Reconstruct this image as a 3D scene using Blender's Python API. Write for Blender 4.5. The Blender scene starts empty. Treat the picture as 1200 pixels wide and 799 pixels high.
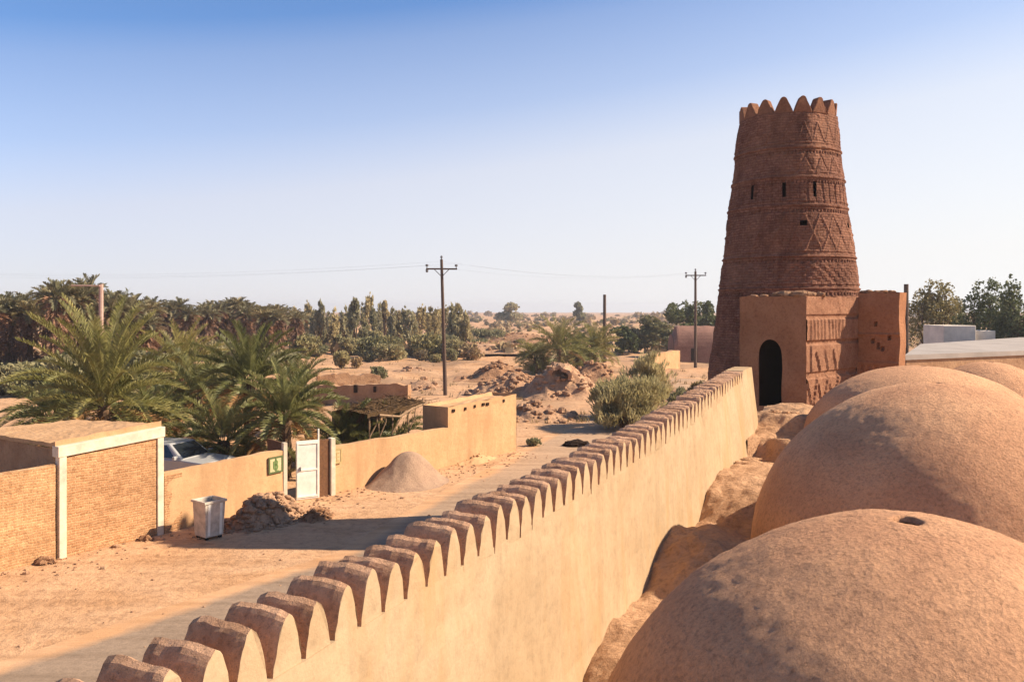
import bpy, math, random
from mathutils import Vector, noise as mn, Matrix
R = math.radians
SC = bpy.context.scene
COL = SC.collection

# ------------------------------------------------------------------ camera, light, exposure
US = 1.25                                  # metres per drawing unit of the street side
CZ = 6.0                                   # eye height in drawing units
LIFT = 1.5                                 # castle sits this much higher than it is drawn
cam_data = bpy.data.cameras.new('camera')
cam = bpy.data.objects.new('camera', cam_data); COL.objects.link(cam)
cam.location = (0, 0, CZ*US); cam.rotation_euler = (R(90), 0, 0)
cam_data.sensor_width = 36; cam_data.lens = 30; cam_data.shift_y = -0.03125
cam_data.clip_start = 0.05; cam_data.clip_end = 12000
SC.camera = cam

SUN_EL = R(36.0)
SUN_AZ = R(86.8)                             # clockwise from +Y
world = bpy.data.worlds.new('World'); SC.world = world; world.use_nodes = True
wn = world.node_tree.nodes; wl = world.node_tree.links
bg = wn['Background']
sky = wn.new('ShaderNodeTexSky'); sky.sky_type = 'NISHITA'; sky.sun_disc = False
sky.sun_elevation = SUN_EL; sky.sun_rotation = SUN_AZ
sky.altitude = 2000; sky.air_density = 1.0; sky.dust_density = 1.0; sky.ozone_density = 6.0
# dust pales the sky towards the horizon, more so on the sun's side
wtc = wn.new('ShaderNodeTexCoord'); wsx = wn.new('ShaderNodeSeparateXYZ'); wl.new(wtc.outputs['Generated'], wsx.inputs[0])
wt = wn.new('ShaderNodeMath'); wt.operation = 'MULTIPLY_ADD'; wt.inputs[1].default_value = -.13
wl.new(wsx.outputs[0], wt.inputs[0]); wl.new(wsx.outputs[2], wt.inputs[2])
wr = wn.new('ShaderNodeValToRGB'); we = wr.color_ramp.elements
for _ in range(3): we.new(.5)
for _i, (_p, _v) in enumerate([(0, .98), (.163, .74), (.235, .37), (.314, .17), (.348, 0)]):
    we[_i].position = _p; we[_i].color = (_v, _v, _v, 1)
wl.new(wt.outputs[0], wr.inputs[0])
wm = wn.new('ShaderNodeMapRange'); wm.inputs[1].default_value = -.45; wm.inputs[2].default_value = .5; wl.new(wsx.outputs[0], wm.inputs[0])
wc = wn.new('ShaderNodeMix'); wc.data_type = 'RGBA'; wc.inputs[6].default_value = (4.15, 3.92, 4.1, 1); wc.inputs[7].default_value = (4.95, 4.9, 4.85, 1)
wl.new(wm.outputs[0], wc.inputs[0])
wx = wn.new('ShaderNodeMix'); wx.data_type = 'RGBA'; wl.new(wr.outputs[0], wx.inputs[0]); wl.new(sky.outputs[0], wx.inputs[6]); wl.new(wc.outputs[2], wx.inputs[7])
wl.new(wx.outputs[2], bg.inputs[0]); bg.inputs[1].default_value = 0.096
sund = bpy.data.lights.new('sun', 'SUN'); sund.energy = 5.0; sund.angle = R(0.53); sund.color = (1, 0.85, 0.66)
sun = bpy.data.objects.new('sun', sund); COL.objects.link(sun)
sdir = Vector((math.sin(SUN_AZ)*math.cos(SUN_EL), math.cos(SUN_AZ)*math.cos(SUN_EL), math.sin(SUN_EL)))
sun.rotation_euler = sdir.to_track_quat('Z', 'Y').to_euler()
SC.view_settings.view_transform = 'Standard'; SC.view_settings.look = 'None'
SC.view_settings.exposure = 1.02; SC.view_settings.gamma = 1
SC.render.engine = 'CYCLES'
SC.cycles.max_bounces = 6; SC.cycles.diffuse_bounces = 3; SC.cycles.transparent_max_bounces = 4

# ------------------------------------------------------------------ helpers
def G(px, py, z=0.0):
    d = (CZ - z)*1000/(py - 362); return Vector(((px-600)/1000*d, d, z))
def D(px, py, d):
    return Vector(((px-600)/1000*d, d, CZ-(py-362)/1000*d))
def XD(px, d): return (px-600)/1000*d
def ZD(py, d): return CZ-(py-362)/1000*d
def sm(a, b, x):
    t = min(1, max(0, (x-a)/(b-a))); return t*t*(3-2*t)
def pl(pts, x):
    if x <= pts[0][0]: return pts[0][1]
    for (a, b), (c, d) in zip(pts, pts[1:]):
        if x <= c: return b+(d-b)*(x-a)/(c-a)
    return pts[-1][1]
def nz(x, y, z=0, s=1.0): return mn.noise(Vector((x*s, y*s, z*s)))
def fbm(x, y, z=0, s=1.0, o=4): return mn.fractal(Vector((x*s, y*s, z*s)), 1.0, 2.0, o)

class MB:
    def __init__(self): self.v = []; self.f = []; self.m = []; self.uv = {}; self.mi = 0
    def add(self, vs, fs):
        o = len(self.v); self.v += [tuple(p) for p in vs]
        for f in fs: self.f.append([i+o for i in f]); self.m.append(self.mi)
        return o
    def box(self, c, s, rz=0, M=None, taper=1.0):
        hx, hy, hz = s[0]/2, s[1]/2, s[2]/2
        vs = []
        for z in (-1, 1):
            k = 1 if z < 0 else taper
            for x, y in ((-1,-1),(1,-1),(1,1),(-1,1)):
                p = Vector((x*hx*k, y*hy*k, z*hz))
                if rz: p = Matrix.Rotation(rz, 3, 'Z') @ p
                if M: p = M @ p
                vs.append(p + Vector(c))
        self.add(vs, [(0,3,2,1),(4,5,6,7),(0,1,5,4),(1,2,6,5),(2,3,7,6),(3,0,4,7)])
    def tube(self, pts, rad, n=6, cap=True):
        rings = []
        for i, p in enumerate(pts):
            p = Vector(p)
            a = Vector(pts[max(0, i-1)]); b = Vector(pts[min(len(pts)-1, i+1)])
            t = (b-a).normalized() if (b-a).length > 1e-9 else Vector((0,0,1))
            u = t.cross(Vector((0,0,1)));
            if u.length < 1e-3: u = Vector((1,0,0))
            u.normalize(); w = t.cross(u)
            r = rad[i] if isinstance(rad, (list, tuple)) else rad
            rings.append([p+(u*math.cos(2*math.pi*k/n)+w*math.sin(2*math.pi*k/n))*r for k in range(n)])
        o = len(self.v)
        for rg in rings: self.v += [tuple(q) for q in rg]
        for i in range(len(rings)-1):
            for k in range(n):
                a = o+i*n+k; b = o+i*n+(k+1) % n
                self.f.append([a, a+n, b+n, b]); self.m.append(self.mi)
        if cap:
            self.f.append([o+k for k in range(n)]); self.m.append(self.mi)
            q = o+(len(rings)-1)*n
            self.f.append([q+k for k in reversed(range(n))]); self.m.append(self.mi)
    def grid(self, nu, nv, fn, uvfn=None, close_u=False):
        o = len(self.v)
        for j in range(nv+1):
            for i in range(nu if close_u else nu+1):
                self.v.append(tuple(fn(i/nu, j/nv)))
        w = nu if close_u else nu+1
        for j in range(nv):
            for i in range(nu):
                a = o+j*w+i; b = o+j*w+(i+1) % w
                self.f.append([a, b, b+w, a+w]); self.m.append(self.mi)
                if uvfn: self.uv[len(self.f)-1] = [uvfn(i/nu, j/nv), uvfn((i+1)/nu, j/nv), uvfn((i+1)/nu, (j+1)/nv), uvfn(i/nu, (j+1)/nv)]
    def prism(self, poly, y0, y1):          # poly of (x,z), extruded along y
        n = len(poly)
        vs = [(x, y0, z) for x, z in poly]+[(x, y1, z) for x, z in poly]
        self.add(vs, [list(range(n)), list(range(2*n-1, n-1, -1))]+[[i, i+n, (i+1) % n+n, (i+1) % n] for i in range(n)])
    def build(self, name, mats, parent=None, smooth=False, bevel=0, M=None):
        me = bpy.data.meshes.new(name); me.from_pydata(self.v, [], self.f)
        for m in (mats if isinstance(mats, (list, tuple)) else [mats]): me.materials.append(m)
        me.polygons.foreach_set('material_index', self.m)
        if smooth: me.polygons.foreach_set('use_smooth', [True]*len(self.f))
        if self.uv:
            l = me.uv_layers.new(name='UVMap')
            for p in me.polygons:
                u = self.uv.get(p.index)
                if u:
                    for k, li in enumerate(p.loop_indices): l.data[li].uv = u[k]
        me.update()
        o = bpy.data.objects.new(name, me); COL.objects.link(o)
        if parent: o.parent = parent
        if bevel:
            b = o.modifiers.new('bevel', 'BEVEL'); b.width = bevel; b.segments = 2; b.limit_method = 'ANGLE'
        if M: o.matrix_local = M
        return o

def tag(o, label=None, cat=None, group=None, kind=None):
    if label: o['label'] = label
    if cat: o['category'] = cat
    if group: o['group'] = group
    if kind: o['kind'] = kind
    return o
def empty(name, loc=(0,0,0), rz=0.0, label=None, cat=None, group=None):
    o = bpy.data.objects.new(name, None); COL.objects.link(o)
    o.location = loc; o.rotation_euler = (0, 0, rz); o.empty_display_size = .2
    return tag(o, label, cat, group)
def copy_tree(o, parent=None):
    c = o.copy(); COL.objects.link(c); c.parent = parent
    for ch in list(o.children): copy_tree(ch, c)
    return c

# ------------------------------------------------------------------ materials
def newmat(name):
    m = bpy.data.materials.new(name); m.use_nodes = True
    nt = m.node_tree; b = nt.nodes['Principled BSDF']
    b.inputs['Roughness'].default_value = 0.95; b.inputs['Specular IOR Level'].default_value = 0.12
    return m, nt, b
def N(nt, t, **kw):
    n = nt.nodes.new(t)
    for k, v in kw.items():
        if k in n.inputs: n.inputs[k].default_value = v
        else: setattr(n, k, v)
    return n
def ramp(nt, src, stops):
    r = nt.nodes.new('ShaderNodeValToRGB'); e = r.color_ramp.elements
    while len(e) < len(stops): e.new(0.5)
    for k, (p, c) in enumerate(stops):
        e[k].position = p; e[k].color = (*c, 1) if len(c) == 3 else c
    nt.links.new(src, r.inputs[0]); return r
def mixc(nt, f, a, b, mode='MIX'):
    m = nt.nodes.new('ShaderNodeMix'); m.data_type = 'RGBA'; m.blend_type = mode
    for s, v in ((m.inputs[0], f), (m.inputs[6], a), (m.inputs[7], b)):
        if hasattr(v, 'links'): nt.links.new(v, s)
        else: s.default_value = v if isinstance(v, float) else ((*v, 1) if len(v) == 3 else v)
    return m.outputs[2]
def pos(nt, obj=False):
    if obj: return nt.nodes.new('ShaderNodeTexCoord').outputs['Object']
    return nt.nodes.new('ShaderNodeNewGeometry').outputs['Position']
def noise(nt, p, scale, detail=5, rough=.6, dist=0.0, vec_scale=None):
    if vec_scale:
        mp = nt.nodes.new('ShaderNodeMapping'); mp.inputs['Scale'].default_value = vec_scale
        nt.links.new(p, mp.inputs[0]); p = mp.outputs[0]
    n = nt.nodes.new('ShaderNodeTexNoise'); n.inputs['Scale'].default_value = scale
    n.inputs['Detail'].default_value = detail; n.inputs['Roughness'].default_value = rough
    n.inputs['Distortion'].default_value = dist
    nt.links.new(p, n.inputs['Vector']); return n.outputs['Fac']
def bump(nt, b, hs):                       # hs: list of (height, strength, distance)
    prev = None
    for h, s, d in hs:
        n = nt.nodes.new('ShaderNodeBump'); n.inputs['Strength'].default_value = s; n.inputs['Distance'].default_value = d
        nt.links.new(h, n.inputs['Height'])
        if prev: nt.links.new(prev, n.inputs['Normal'])
        prev = n.outputs[0]
    nt.links.new(prev, b.inputs['Normal'])
def tint(c, k): return tuple(min(1, x*k) for x in c)
def earth(name, c, c2=None, big=.8, fine=14, bs=.5, bd=.03, var=.25, obj=False, stain=None, straw=False, bdet=6):
    """mud or sand: two tones in patches, fine grain, relief"""
    m, nt, b = newmat(name); p = pos(nt, obj)
    c2 = c2 or tint(c, .72)
    n1 = noise(nt, p, big, bdet, .62, .3); n2 = noise(nt, p, fine, 6, .7); n3 = noise(nt, p, fine*5, 4, .7)
    r1 = ramp(nt, n1, [(.36, c2), (.62, c)])
    r2 = ramp(nt, n2, [(.25, (1-var*1.6,)*3), (.5, (1,)*3), (.8, (1+var*.5,)*3)])
    col = mixc(nt, 1.0, r1.outputs[0], r2.outputs[0], 'MULTIPLY')
    r3 = ramp(nt, n3, [(.3, (1-var,)*3), (.65, (1.04,)*3)])
    col = mixc(nt, .7, col, r3.outputs[0], 'MULTIPLY')
    if stain:
        s = noise(nt, p, 1.3, 5, .6, .5, (1.0, 1.0, .25)); rs = ramp(nt, s, [(.52, (0,)*3), (.75, (1,)*3)])
        col = mixc(nt, rs.outputs[0], col, stain)
        dr = noise(nt, p, 3.2, 6, .68, .3, (1, 1, .10)); rd = ramp(nt, dr, [(.30, (.80, .77, .74)), (.50, (1,)*3), (.72, (1.06,)*3)])
        col = mixc(nt, .4, col, rd.outputs[0], 'MULTIPLY')
    hs = [(n1, bs*.5, bd*4), (n2, bs, bd), (n3, bs*.8, bd*.4)]
    if straw:
        v = N(nt, 'ShaderNodeTexVoronoi', Scale=fine*1.4); nt.links.new(p, v.inputs['Vector'])
        hs.append((v.outputs['Distance'], bs*.6, bd*.8))
        n9 = noise(nt, p, fine*2.4, 3, .8, 1.2, (1, 1, .45)); hs.append((n9, bs*.9, bd*1.1))
    nt.links.new(col, b.inputs['Base Color']); bump(nt, b, hs)
    return m
def plain(name, c, rough=.6, spec=.3, metal=0, var=.15, scale=8, bs=.1):
    m, nt, b = newmat(name); p = pos(nt, True)
    n = noise(nt, p, scale, 5, .65)
    r = ramp(nt, n, [(.3, tint(c, 1-var)), (.7, tint(c, 1+var*.4))])
    nt.links.new(r.outputs[0], b.inputs['Base Color'])
    b.inputs['Roughness'].default_value = rough; b.inputs['Specular IOR Level'].default_value = spec; b.inputs['Metallic'].default_value = metal
    bump(nt, b, [(n, bs, .01)])
    return m
def leafmat(name, c, c2, trans=.3, rough=.6, scale=1.2, rnd=True):
    m, nt, b = newmat(name); p = pos(nt, True)
    n = noise(nt, p, scale, 4, .7); n2 = noise(nt, p, 11, 2, .6)
    r = ramp(nt, n, [(.35, c), (.65, c2)])
    r2 = ramp(nt, n2, [(.3, (.7,)*3), (.7, (1.25,)*3)])
    col = mixc(nt, .8, r.outputs[0], r2.outputs[0], 'MULTIPLY')
    if rnd:
        oi = nt.nodes.new('ShaderNodeObjectInfo')
        r3 = ramp(nt, oi.outputs['Random'], [(0, (.72, .75, .7)), (.5, (1, 1, 1)), (1, (1.25, 1.12, .95))])
        col = mixc(nt, 1.0, col, r3.outputs[0], 'MULTIPLY')
    nt.links.new(col, b.inputs['Base Color']); b.inputs['Roughness'].default_value = rough
    b.inputs['Specular IOR Level'].default_value = .25
    t = nt.nodes.new('ShaderNodeBsdfTranslucent'); nt.links.new(col, t.inputs[0])
    mx = nt.nodes.new('ShaderNodeMixShader'); mx.inputs[0].default_value = trans
    nt.links.new(b.outputs[0], mx.inputs[1]); nt.links.new(t.outputs[0], mx.inputs[2])
    nt.links.new(mx.outputs[0], nt.nodes['Material Output'].inputs[0])
    return m
def brickmat(name, c1, c2, mortar, uv=False, bw=.21, bh=.065, swap=True, bs=.8, msize=.012, bd=.02, wob=.05):
    m, nt, b = newmat(name)
    tc = nt.nodes.new('ShaderNodeTexCoord')
    if uv: v = tc.outputs['UV']
    else:
        s = nt.nodes.new('ShaderNodeSeparateXYZ'); nt.links.new(tc.outputs['Object'], s.inputs[0])
        cb = nt.nodes.new('ShaderNodeCombineXYZ'); nt.links.new(s.outputs[0], cb.inputs[0]); nt.links.new(s.outputs[2], cb.inputs[1])
        v = cb.outputs[0]
    # uneven courses
    dn = nt.nodes.new('ShaderNodeTexNoise'); dn.inputs['Scale'].default_value = 3.0; dn.inputs['Detail'].default_value = 3
    nt.links.new(v, dn.inputs['Vector'])
    va = nt.nodes.new('ShaderNodeVectorMath'); va.operation = 'MULTIPLY_ADD'
    nt.links.new(dn.outputs['Color'], va.inputs[0]); va.inputs[1].default_value = (wob, wob, 0); nt.links.new(v, va.inputs[2])
    br = N(nt, 'ShaderNodeTexBrick'); br.inputs['Scale'].default_value = 1.0
    br.inputs['Brick Width'].default_value = bw; br.inputs['Row Height'].default_value = bh
    br.inputs['Mortar Size'].default_value = msize; br.inputs['Mortar Smooth'].default_value = .5
    br.inputs['Color1'].default_value = (*c1, 1); br.inputs['Color2'].default_value = (*c2, 1); br.inputs['Mortar'].default_value = (*mortar, 1)
    br.inputs['Bias'].default_value = -.1
    nt.links.new(va.outputs[0], br.inputs['Vector'])
    p = tc.outputs['Object']
    n1 = noise(nt, p, 1.1, 6, .65); n2 = noise(nt, p, 22, 5, .7)
    r = ramp(nt, n1, [(.3, (.72, .68, .66)), (.55, (1, 1, 1)), (.8, (1.15, 1.12, 1.08))])
    col = mixc(nt, .9, br.outputs['Color'], r.outputs[0], 'MULTIPLY')
    r2 = ramp(nt, n2, [(.28, (.5,)*3), (.6, (1.12,)*3)])
    col = mixc(nt, .9, col, r2.outputs[0], 'MULTIPLY')
    n4 = noise(nt, p, 6.5, 3, .7); r4 = ramp(nt, n4, [(.3, (.68, .64, .6)), (.6, (1.06,)*3)]); col = mixc(nt, .85, col, r4.outputs[0], 'MULTIPLY')
    if uv:
        nb = noise(nt, p, .42, 6, .62, .5); rb_ = ramp(nt, nb, [(.46, (0,)*3), (.68, (.35,)*3)])
        col = mixc(nt, rb_.outputs[0], col, (.38, .19, .11))
        nd_ = noise(nt, p, .8, 6, .7, .4, (1, 1, .3)); col = mixc(nt, .9, col, ramp(nt, nd_, [(.34, (.62, .58, .58)), (.52, (1,)*3)]).outputs[0], 'MULTIPLY')
    nt.links.new(col, b.inputs['Base Color'])
    iv = nt.nodes.new('ShaderNodeMath'); iv.operation = 'SUBTRACT'; iv.inputs[0].default_value = 1; nt.links.new(br.outputs['Fac'], iv.inputs[1])
    bump(nt, b, [(iv.outputs[0], bs, bd), (n2, .5, .015)])
    return m

M = {}
M['plaster'] = earth('straw plaster', (.42, .298, .18), (.37, .252, .145), .9, 9, .35, .02, .12, stain=(.375, .225, .105))
M['merlon_mud'] = earth('bare mud', (.68, .40, .24), (.50, .275, .155), 3, 24, .9, .03, .3)
M['dome_mud'] = earth('dome mud', (.70, .385, .21), (.57, .295, .16), .7, 19, .72, .03, .28, straw=True, bdet=4)
M['roof_mud'] = earth('roof mud', (.56, .33, .185), (.44, .25, .135), .9, 11, .9, .03, .28, straw=True)
M['step_mud'] = earth('step mud', (.47, .27, .145), (.30, .15, .08), 1.6, 11, .9, .04, .28)
M['tower_brick'] = brickmat('tower mud brick', (.262, .122, .078), (.185, .084, .054), (.165, .074, .047), uv=True, bw=.24, bh=.08, bs=.75, msize=.018, wob=.11)
M['crown_mud'] = earth('tower crown mud', (.27, .125, .07), (.20, .088, .05), 1.2, 13, .9, .03, .25)
M['tower_mud'] = earth('tower mud plaster', (.40, .185, .092), (.33, .145, .07), 1.2, 13, .9, .03, .25)
M['tower_relief'] = earth('tower relief mud', (.40, .20, .115), (.30, .14, .08), 2.2, 16, 1.0, .05, .35)
M['rubble'] = earth('pale rubble', (.40, .23, .13), (.28, .15, .08), 4, 14, .9, .03, .3)
M['hole'] = plain('near black shade tone', (.03, .018, .012), .95, .05)  # near-black colour stands in for the shade inside holes and openings
M['sandwall'] = earth('sand coloured mud wall', (.52, .31, .16), (.45, .26, .13), 1.0, 8, .5, .02, .14, obj=True, stain=(.38, .22, .11))
M['oldwall'] = earth('weathered mud wall', (.42, .25, .14), (.33, .185, .10), 1.2, 6, .8, .05, .2, obj=True)
M['brick'] = brickmat('tan brick', (.55, .29, .14), (.37, .18, .08), (.58, .36, .19), bh=.062, wob=.07)
M['brick_pale'] = brickmat('pale tan brick', (.56, .31, .15), (.47, .25, .115), (.58, .36, .19), bs=.6, bh=.062, wob=.07)
M['whitewash'] = plain('whitewash', (.66, .54, .40), .9, .1, 0, .30, 3.5, .35)
M['whitepaint'] = plain('white painted metal', (.80, .75, .64), .55, .3, 0, .22, 3, .05)
M['whitemetal_dirty'] = plain('dirty white metal', (.58, .49, .39), .7, .2, 0, .42, 4, .2)
M['woodbrown'] = plain('brown wood', (.16, .075, .035), .8, .2, 0, .4, 14, .3)
M['polewood'] = plain('weathered pole wood', (.115, .075, .055), .85, .15, 0, .35, 12, .3)
M['polepale'] = plain('pale concrete post', (.46, .30, .24), .9, .1, 0, .2, 8, .2)
M['bark'] = plain('palm trunk bark', (.14, .085, .05), .95, .05, 0, .5, 9, .8)
M['insulator'] = plain('grey ceramic', (.12, .11, .11), .4, .5)
M['green'] = plain('green paint', (.13, .19, .06), .7, .2)
M['darkgreen'] = plain('dark green paint', (.09, .11, .04), .7, .2)
M['plaque'] = plain('pale painted plaque', (.46, .40, .22), .8, .2, 0, .2)
M['fadedgreen'] = plain('faded olive paint', (.36, .27, .12), .85, .1)
M['fadedplaque'] = plain('faded plaque', (.50, .34, .18), .9, .1)
M['carwhite_shaded'] = plain('shaded white car paint', (.36, .35, .33), .3, .5, 0, .05, 2, .0)  # white paint darkened to grey in place of the palms' shade
M['glass'] = plain('dark window glass', (.012, .015, .018), .08, .6)
M['rubber'] = plain('black rubber', (.02, .02, .02), .8, .2)
M['steel'] = plain('dull steel', (.35, .35, .36), .4, .5, .8)
M['lamp'] = plain('headlight glass', (.75, .75, .7), .15, .6)
M['thatch'] = plain('dry brush', (.10, .06, .03), .95, .05, 0, .5, 20, .5)
M['branch'] = plain('bare branch', (.34, .22, .13), .9, .1, 0, .4, 12, .4)
M['concrete'] = plain('grey concrete roof', (.36, .31, .27), .95, .1, 0, .25, .5, .3)
M['paleplaster'] = plain('greyish white plaster', (.74, .63, .50), .9, .1, 0, .25, 1.0, .2)
M['vault'] = earth('pinkish brown vault mud', (.30, .16, .115), (.24, .125, .09), .8, 6, .7, .04, .25)
M['gravel'] = earth('pale gravel', (.40, .26, .17), (.33, .21, .14), 2.2, 26, .9, .03, .3)
M['dirt'] = earth('broken brown earth', (.42, .23, .125), (.28, .145, .075), 2.4, 9, 1.0, .06, .4)
M['mound'] = earth('dug desert earth', (.50, .30, .175), (.36, .205, .12), .5, 3, .9, .12, .3)
M['frond'] = leafmat('palm frond', (.14, .148, .042), (.30, .275, .105), .32, .45)
M['frond_dry'] = leafmat('dry palm frond', (.34, .20, .085), (.20, .115, .05), .2, .8)
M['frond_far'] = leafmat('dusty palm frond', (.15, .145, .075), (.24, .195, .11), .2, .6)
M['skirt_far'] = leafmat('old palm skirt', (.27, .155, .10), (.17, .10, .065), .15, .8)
M['tamarisk'] = leafmat('tamarisk foliage', (.42, .35, .16), (.52, .42, .22), .4, .8)
M['saltbush'] = leafmat('desert scrub foliage', (.25, .19, .105), (.36, .265, .155), .25, .8)
M['greyscrub'] = leafmat('greenish desert scrub', (.23, .215, .105), (.33, .285, .155), .38, .8)
M['tree_dark'] = leafmat('dark tree foliage', (.085, .105, .038), (.16, .17, .065), .25, .55)
M['tree_olive'] = leafmat('olive tree foliage', (.18, .17, .07), (.27, .23, .11), .25, .6)
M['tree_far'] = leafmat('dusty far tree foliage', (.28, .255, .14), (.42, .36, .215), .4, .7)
M['drygrass'] = leafmat('dry grass', (.33, .23, .10), (.22, .16, .07), .3, .8)

# ground: sand with stony patches
def ground_material():
    m, nt, b = newmat('desert ground'); p = pos(nt)
    n0 = noise(nt, p, .045, 5, .6, .3); n1 = noise(nt, p, .35, 7, .65, .4); n2 = noise(nt, p, 3.2, 7, .7); n3 = noise(nt, p, 26, 5, .7)
    col = mixc(nt, ramp(nt, n1, [(.38, (0,)*3), (.62, (1,)*3)]).outputs[0], (.50, .275, .135), (.56, .335, .185))
    col = mixc(nt, ramp(nt, n0, [(.42, (0,)*3), (.66, (.8,)*3)]).outputs[0], col, (.47, .29, .17))
    col = mixc(nt, 1.0, col, ramp(nt, n2, [(.28, (.62, .58, .55)), (.5, (1, 1, 1)), (.8, (1.1, 1.1, 1.1))]).outputs[0], 'MULTIPLY')
    sp = nt.nodes.new('ShaderNodeSeparateXYZ'); nt.links.new(p, sp.inputs[0])
    wild = nt.nodes.new('ShaderNodeMapRange'); wild.inputs[1].default_value = 48; wild.inputs[2].default_value = 85; nt.links.new(sp.outputs[1], wild.inputs[0])
    n5 = noise(nt, p, .11, 8, .72, .6); r5 = ramp(nt, n5, [(.47, (0,)*3), (.60, (.8,)*3)])
    mm = nt.nodes.new('ShaderNodeMath'); mm.operation = 'MULTIPLY'; nt.links.new(wild.outputs[0], mm.inputs[0]); nt.links.new(r5.outputs[0], mm.inputs[1])
    col = mixc(nt, mm.outputs[0], col, (.27, .165, .095))
    n6 = noise(nt, p, 1.0, 6, .75, .4); r6 = ramp(nt, n6, [(.55, (0,)*3), (.68, (.7,)*3)])
    m6 = nt.nodes.new('ShaderNodeMath'); m6.operation = 'MULTIPLY'; nt.links.new(wild.outputs[0], m6.inputs[0]); nt.links.new(r6.outputs[0], m6.inputs[1])
    col = mixc(nt, m6.outputs[0], col, (.30, .16, .085))
    col = mixc(nt, .8, col, ramp(nt, n3, [(.3, (.75,)*3), (.6, (1.06,)*3)]).outputs[0], 'MULTIPLY')
    trk = nt.nodes.new('ShaderNodeMapping'); trk.inputs['Rotation'].default_value = (0, 0, R(-58)); trk.inputs['Scale'].default_value = (.12, 1.3, 1); nt.links.new(p, trk.inputs[0])
    tn = noise(nt, trk.outputs[0], 1.0, 6, .7, .2); col = mixc(nt, .75, col, ramp(nt, tn, [(.34, (.76, .73, .70)), (.54, (1.04,)*3)]).outputs[0], 'MULTIPLY')
    nt.links.new(col, b.inputs['Base Color'])
    bump(nt, b, [(n1, .5, .35), (tn, .35, .10), (n2, .7, .09), (n3, .6, .02)])
    return m
M['ground'] = ground_material()
def road_material():
    m, nt, b = newmat('dusty road'); p = pos(nt)
    tc = nt.nodes.new('ShaderNodeTexCoord'); s = nt.nodes.new('ShaderNodeSeparateXYZ'); nt.links.new(tc.outputs['UV'], s.inputs[0])
    n1 = noise(nt, p, .5, 6, .65, .3); n2 = noise(nt, p, 5, 6, .7); n3 = noise(nt, p, 34, 5, .7)
    tr = noise(nt, p, 1.0, 5, .6, .2)
    a = nt.nodes.new('ShaderNodeMath'); a.operation = 'MULTIPLY_ADD'; a.inputs[1].default_value = .09; nt.links.new(n1, a.inputs[0]); nt.links.new(s.outputs[0], a.inputs[2])
    f = ramp(nt, a.outputs[0], [(.085, (0,)*3), (.125, (1,)*3)])
    far = ramp(nt, s.outputs[1], [(.30, (1,)*3), (.62, (.25,)*3)])
    base = mixc(nt, far.outputs[0], (.47, .30, .18), (.29, .205, .14))
    base = mixc(nt, 1.0, base, ramp(nt, n2, [(.3, (.8,)*3), (.65, (1.06,)*3)]).outputs[0], 'MULTIPLY')
    sand = mixc(nt, ramp(nt, n1, [(.38, (0,)*3), (.62, (1,)*3)]).outputs[0], (.50, .275, .135), (.56, .335, .185))
    col = mixc(nt, f.outputs[0], sand, base)
    col = mixc(nt, .7, col, ramp(nt, n3, [(.3, (.75,)*3), (.6, (1.06,)*3)]).outputs[0], 'MULTIPLY')
    trk = nt.nodes.new('ShaderNodeMapping'); trk.inputs['Rotation'].default_value = (0, 0, R(-65)); trk.inputs['Scale'].default_value = (.12, 1.6, 1); nt.links.new(p, trk.inputs[0])
    tn = noise(nt, trk.outputs[0], 1.0, 6, .7, .2); col = mixc(nt, .85, col, ramp(nt, tn, [(.34, (.74, .72, .70)), (.56, (1.05,)*3)]).outputs[0], 'MULTIPLY')
    nt.links.new(col, b.inputs['Base Color']); bump(nt, b, [(tn, .4, .08), (n2, .35, .04), (n3, .5, .012)])
    return m
M['road'] = road_material()

# ------------------------------------------------------------------ terrain and road
def ground_z(x, y):
    k = sm(38, 75, y)*(1-sm(10, 22, x)*(1-sm(70, 120, y)))
    h = k*(.75*nz(x, y, 3, .05)+.5*nz(x, y, 8, .14)+.30*nz(x, y, 1, .4)+.12*nz(x, y, 6, 1.1))
    near = .02*nz(x, y, 5, .6)
    side = .05*sm(2.2, 0, abs((x+10.9)*.81-(y-20.5)*.59))     # drift at the street walls
    return h*1.0+near*(1-k)-.02+side*(1 if y < 40 else 0)
gb = MB()
def gfn(u, v):
    y = -30+math.pow(v, 3.2)*1500+v*110
    w = (abs(y)+55)*1.15
    x = (u-.5)*2*w
    return (x, y, ground_z(x, y)-sm(500, 1500, y)*1.0)
gb.grid(420, 420, gfn)
tag(gb.build('ground', M['ground'], smooth=True), kind='structure')

U = Vector((.45, 1, 0)).normalized(); NI = Vector((U.y, -U.x, 0))       # along the parapet; inward
W0 = Vector((-3.65, 0, 0))
rb = MB()
edge = [(-11.8, 7.5), (-8.4, 14.0), (-5.15, 18.9), (-3.85, 20.8), (-2.9, 24), (-1.7, 28.2), (0, 32.8), (2.2, 40.5), (4.6, 47), (8, 56), (14, 72)]
def rfn(u, v):
    t = v*(len(edge)-1); i = min(int(t), len(edge)-2); f = t-i
    x = edge[i][0]*(1-f)+edge[i+1][0]*f; y = edge[i][1]*(1-f)+edge[i+1][1]*f
    q = Vector((x, y, 0))+NI*((u*8.2)-.6)
    return (q.x, q.y, ground_z(q.x, q.y)+.006)
rb.grid(24, 120, rfn, lambda u, v: (u, v))
tag(rb.build('road', M['road'], smooth=True), kind='structure')

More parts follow.
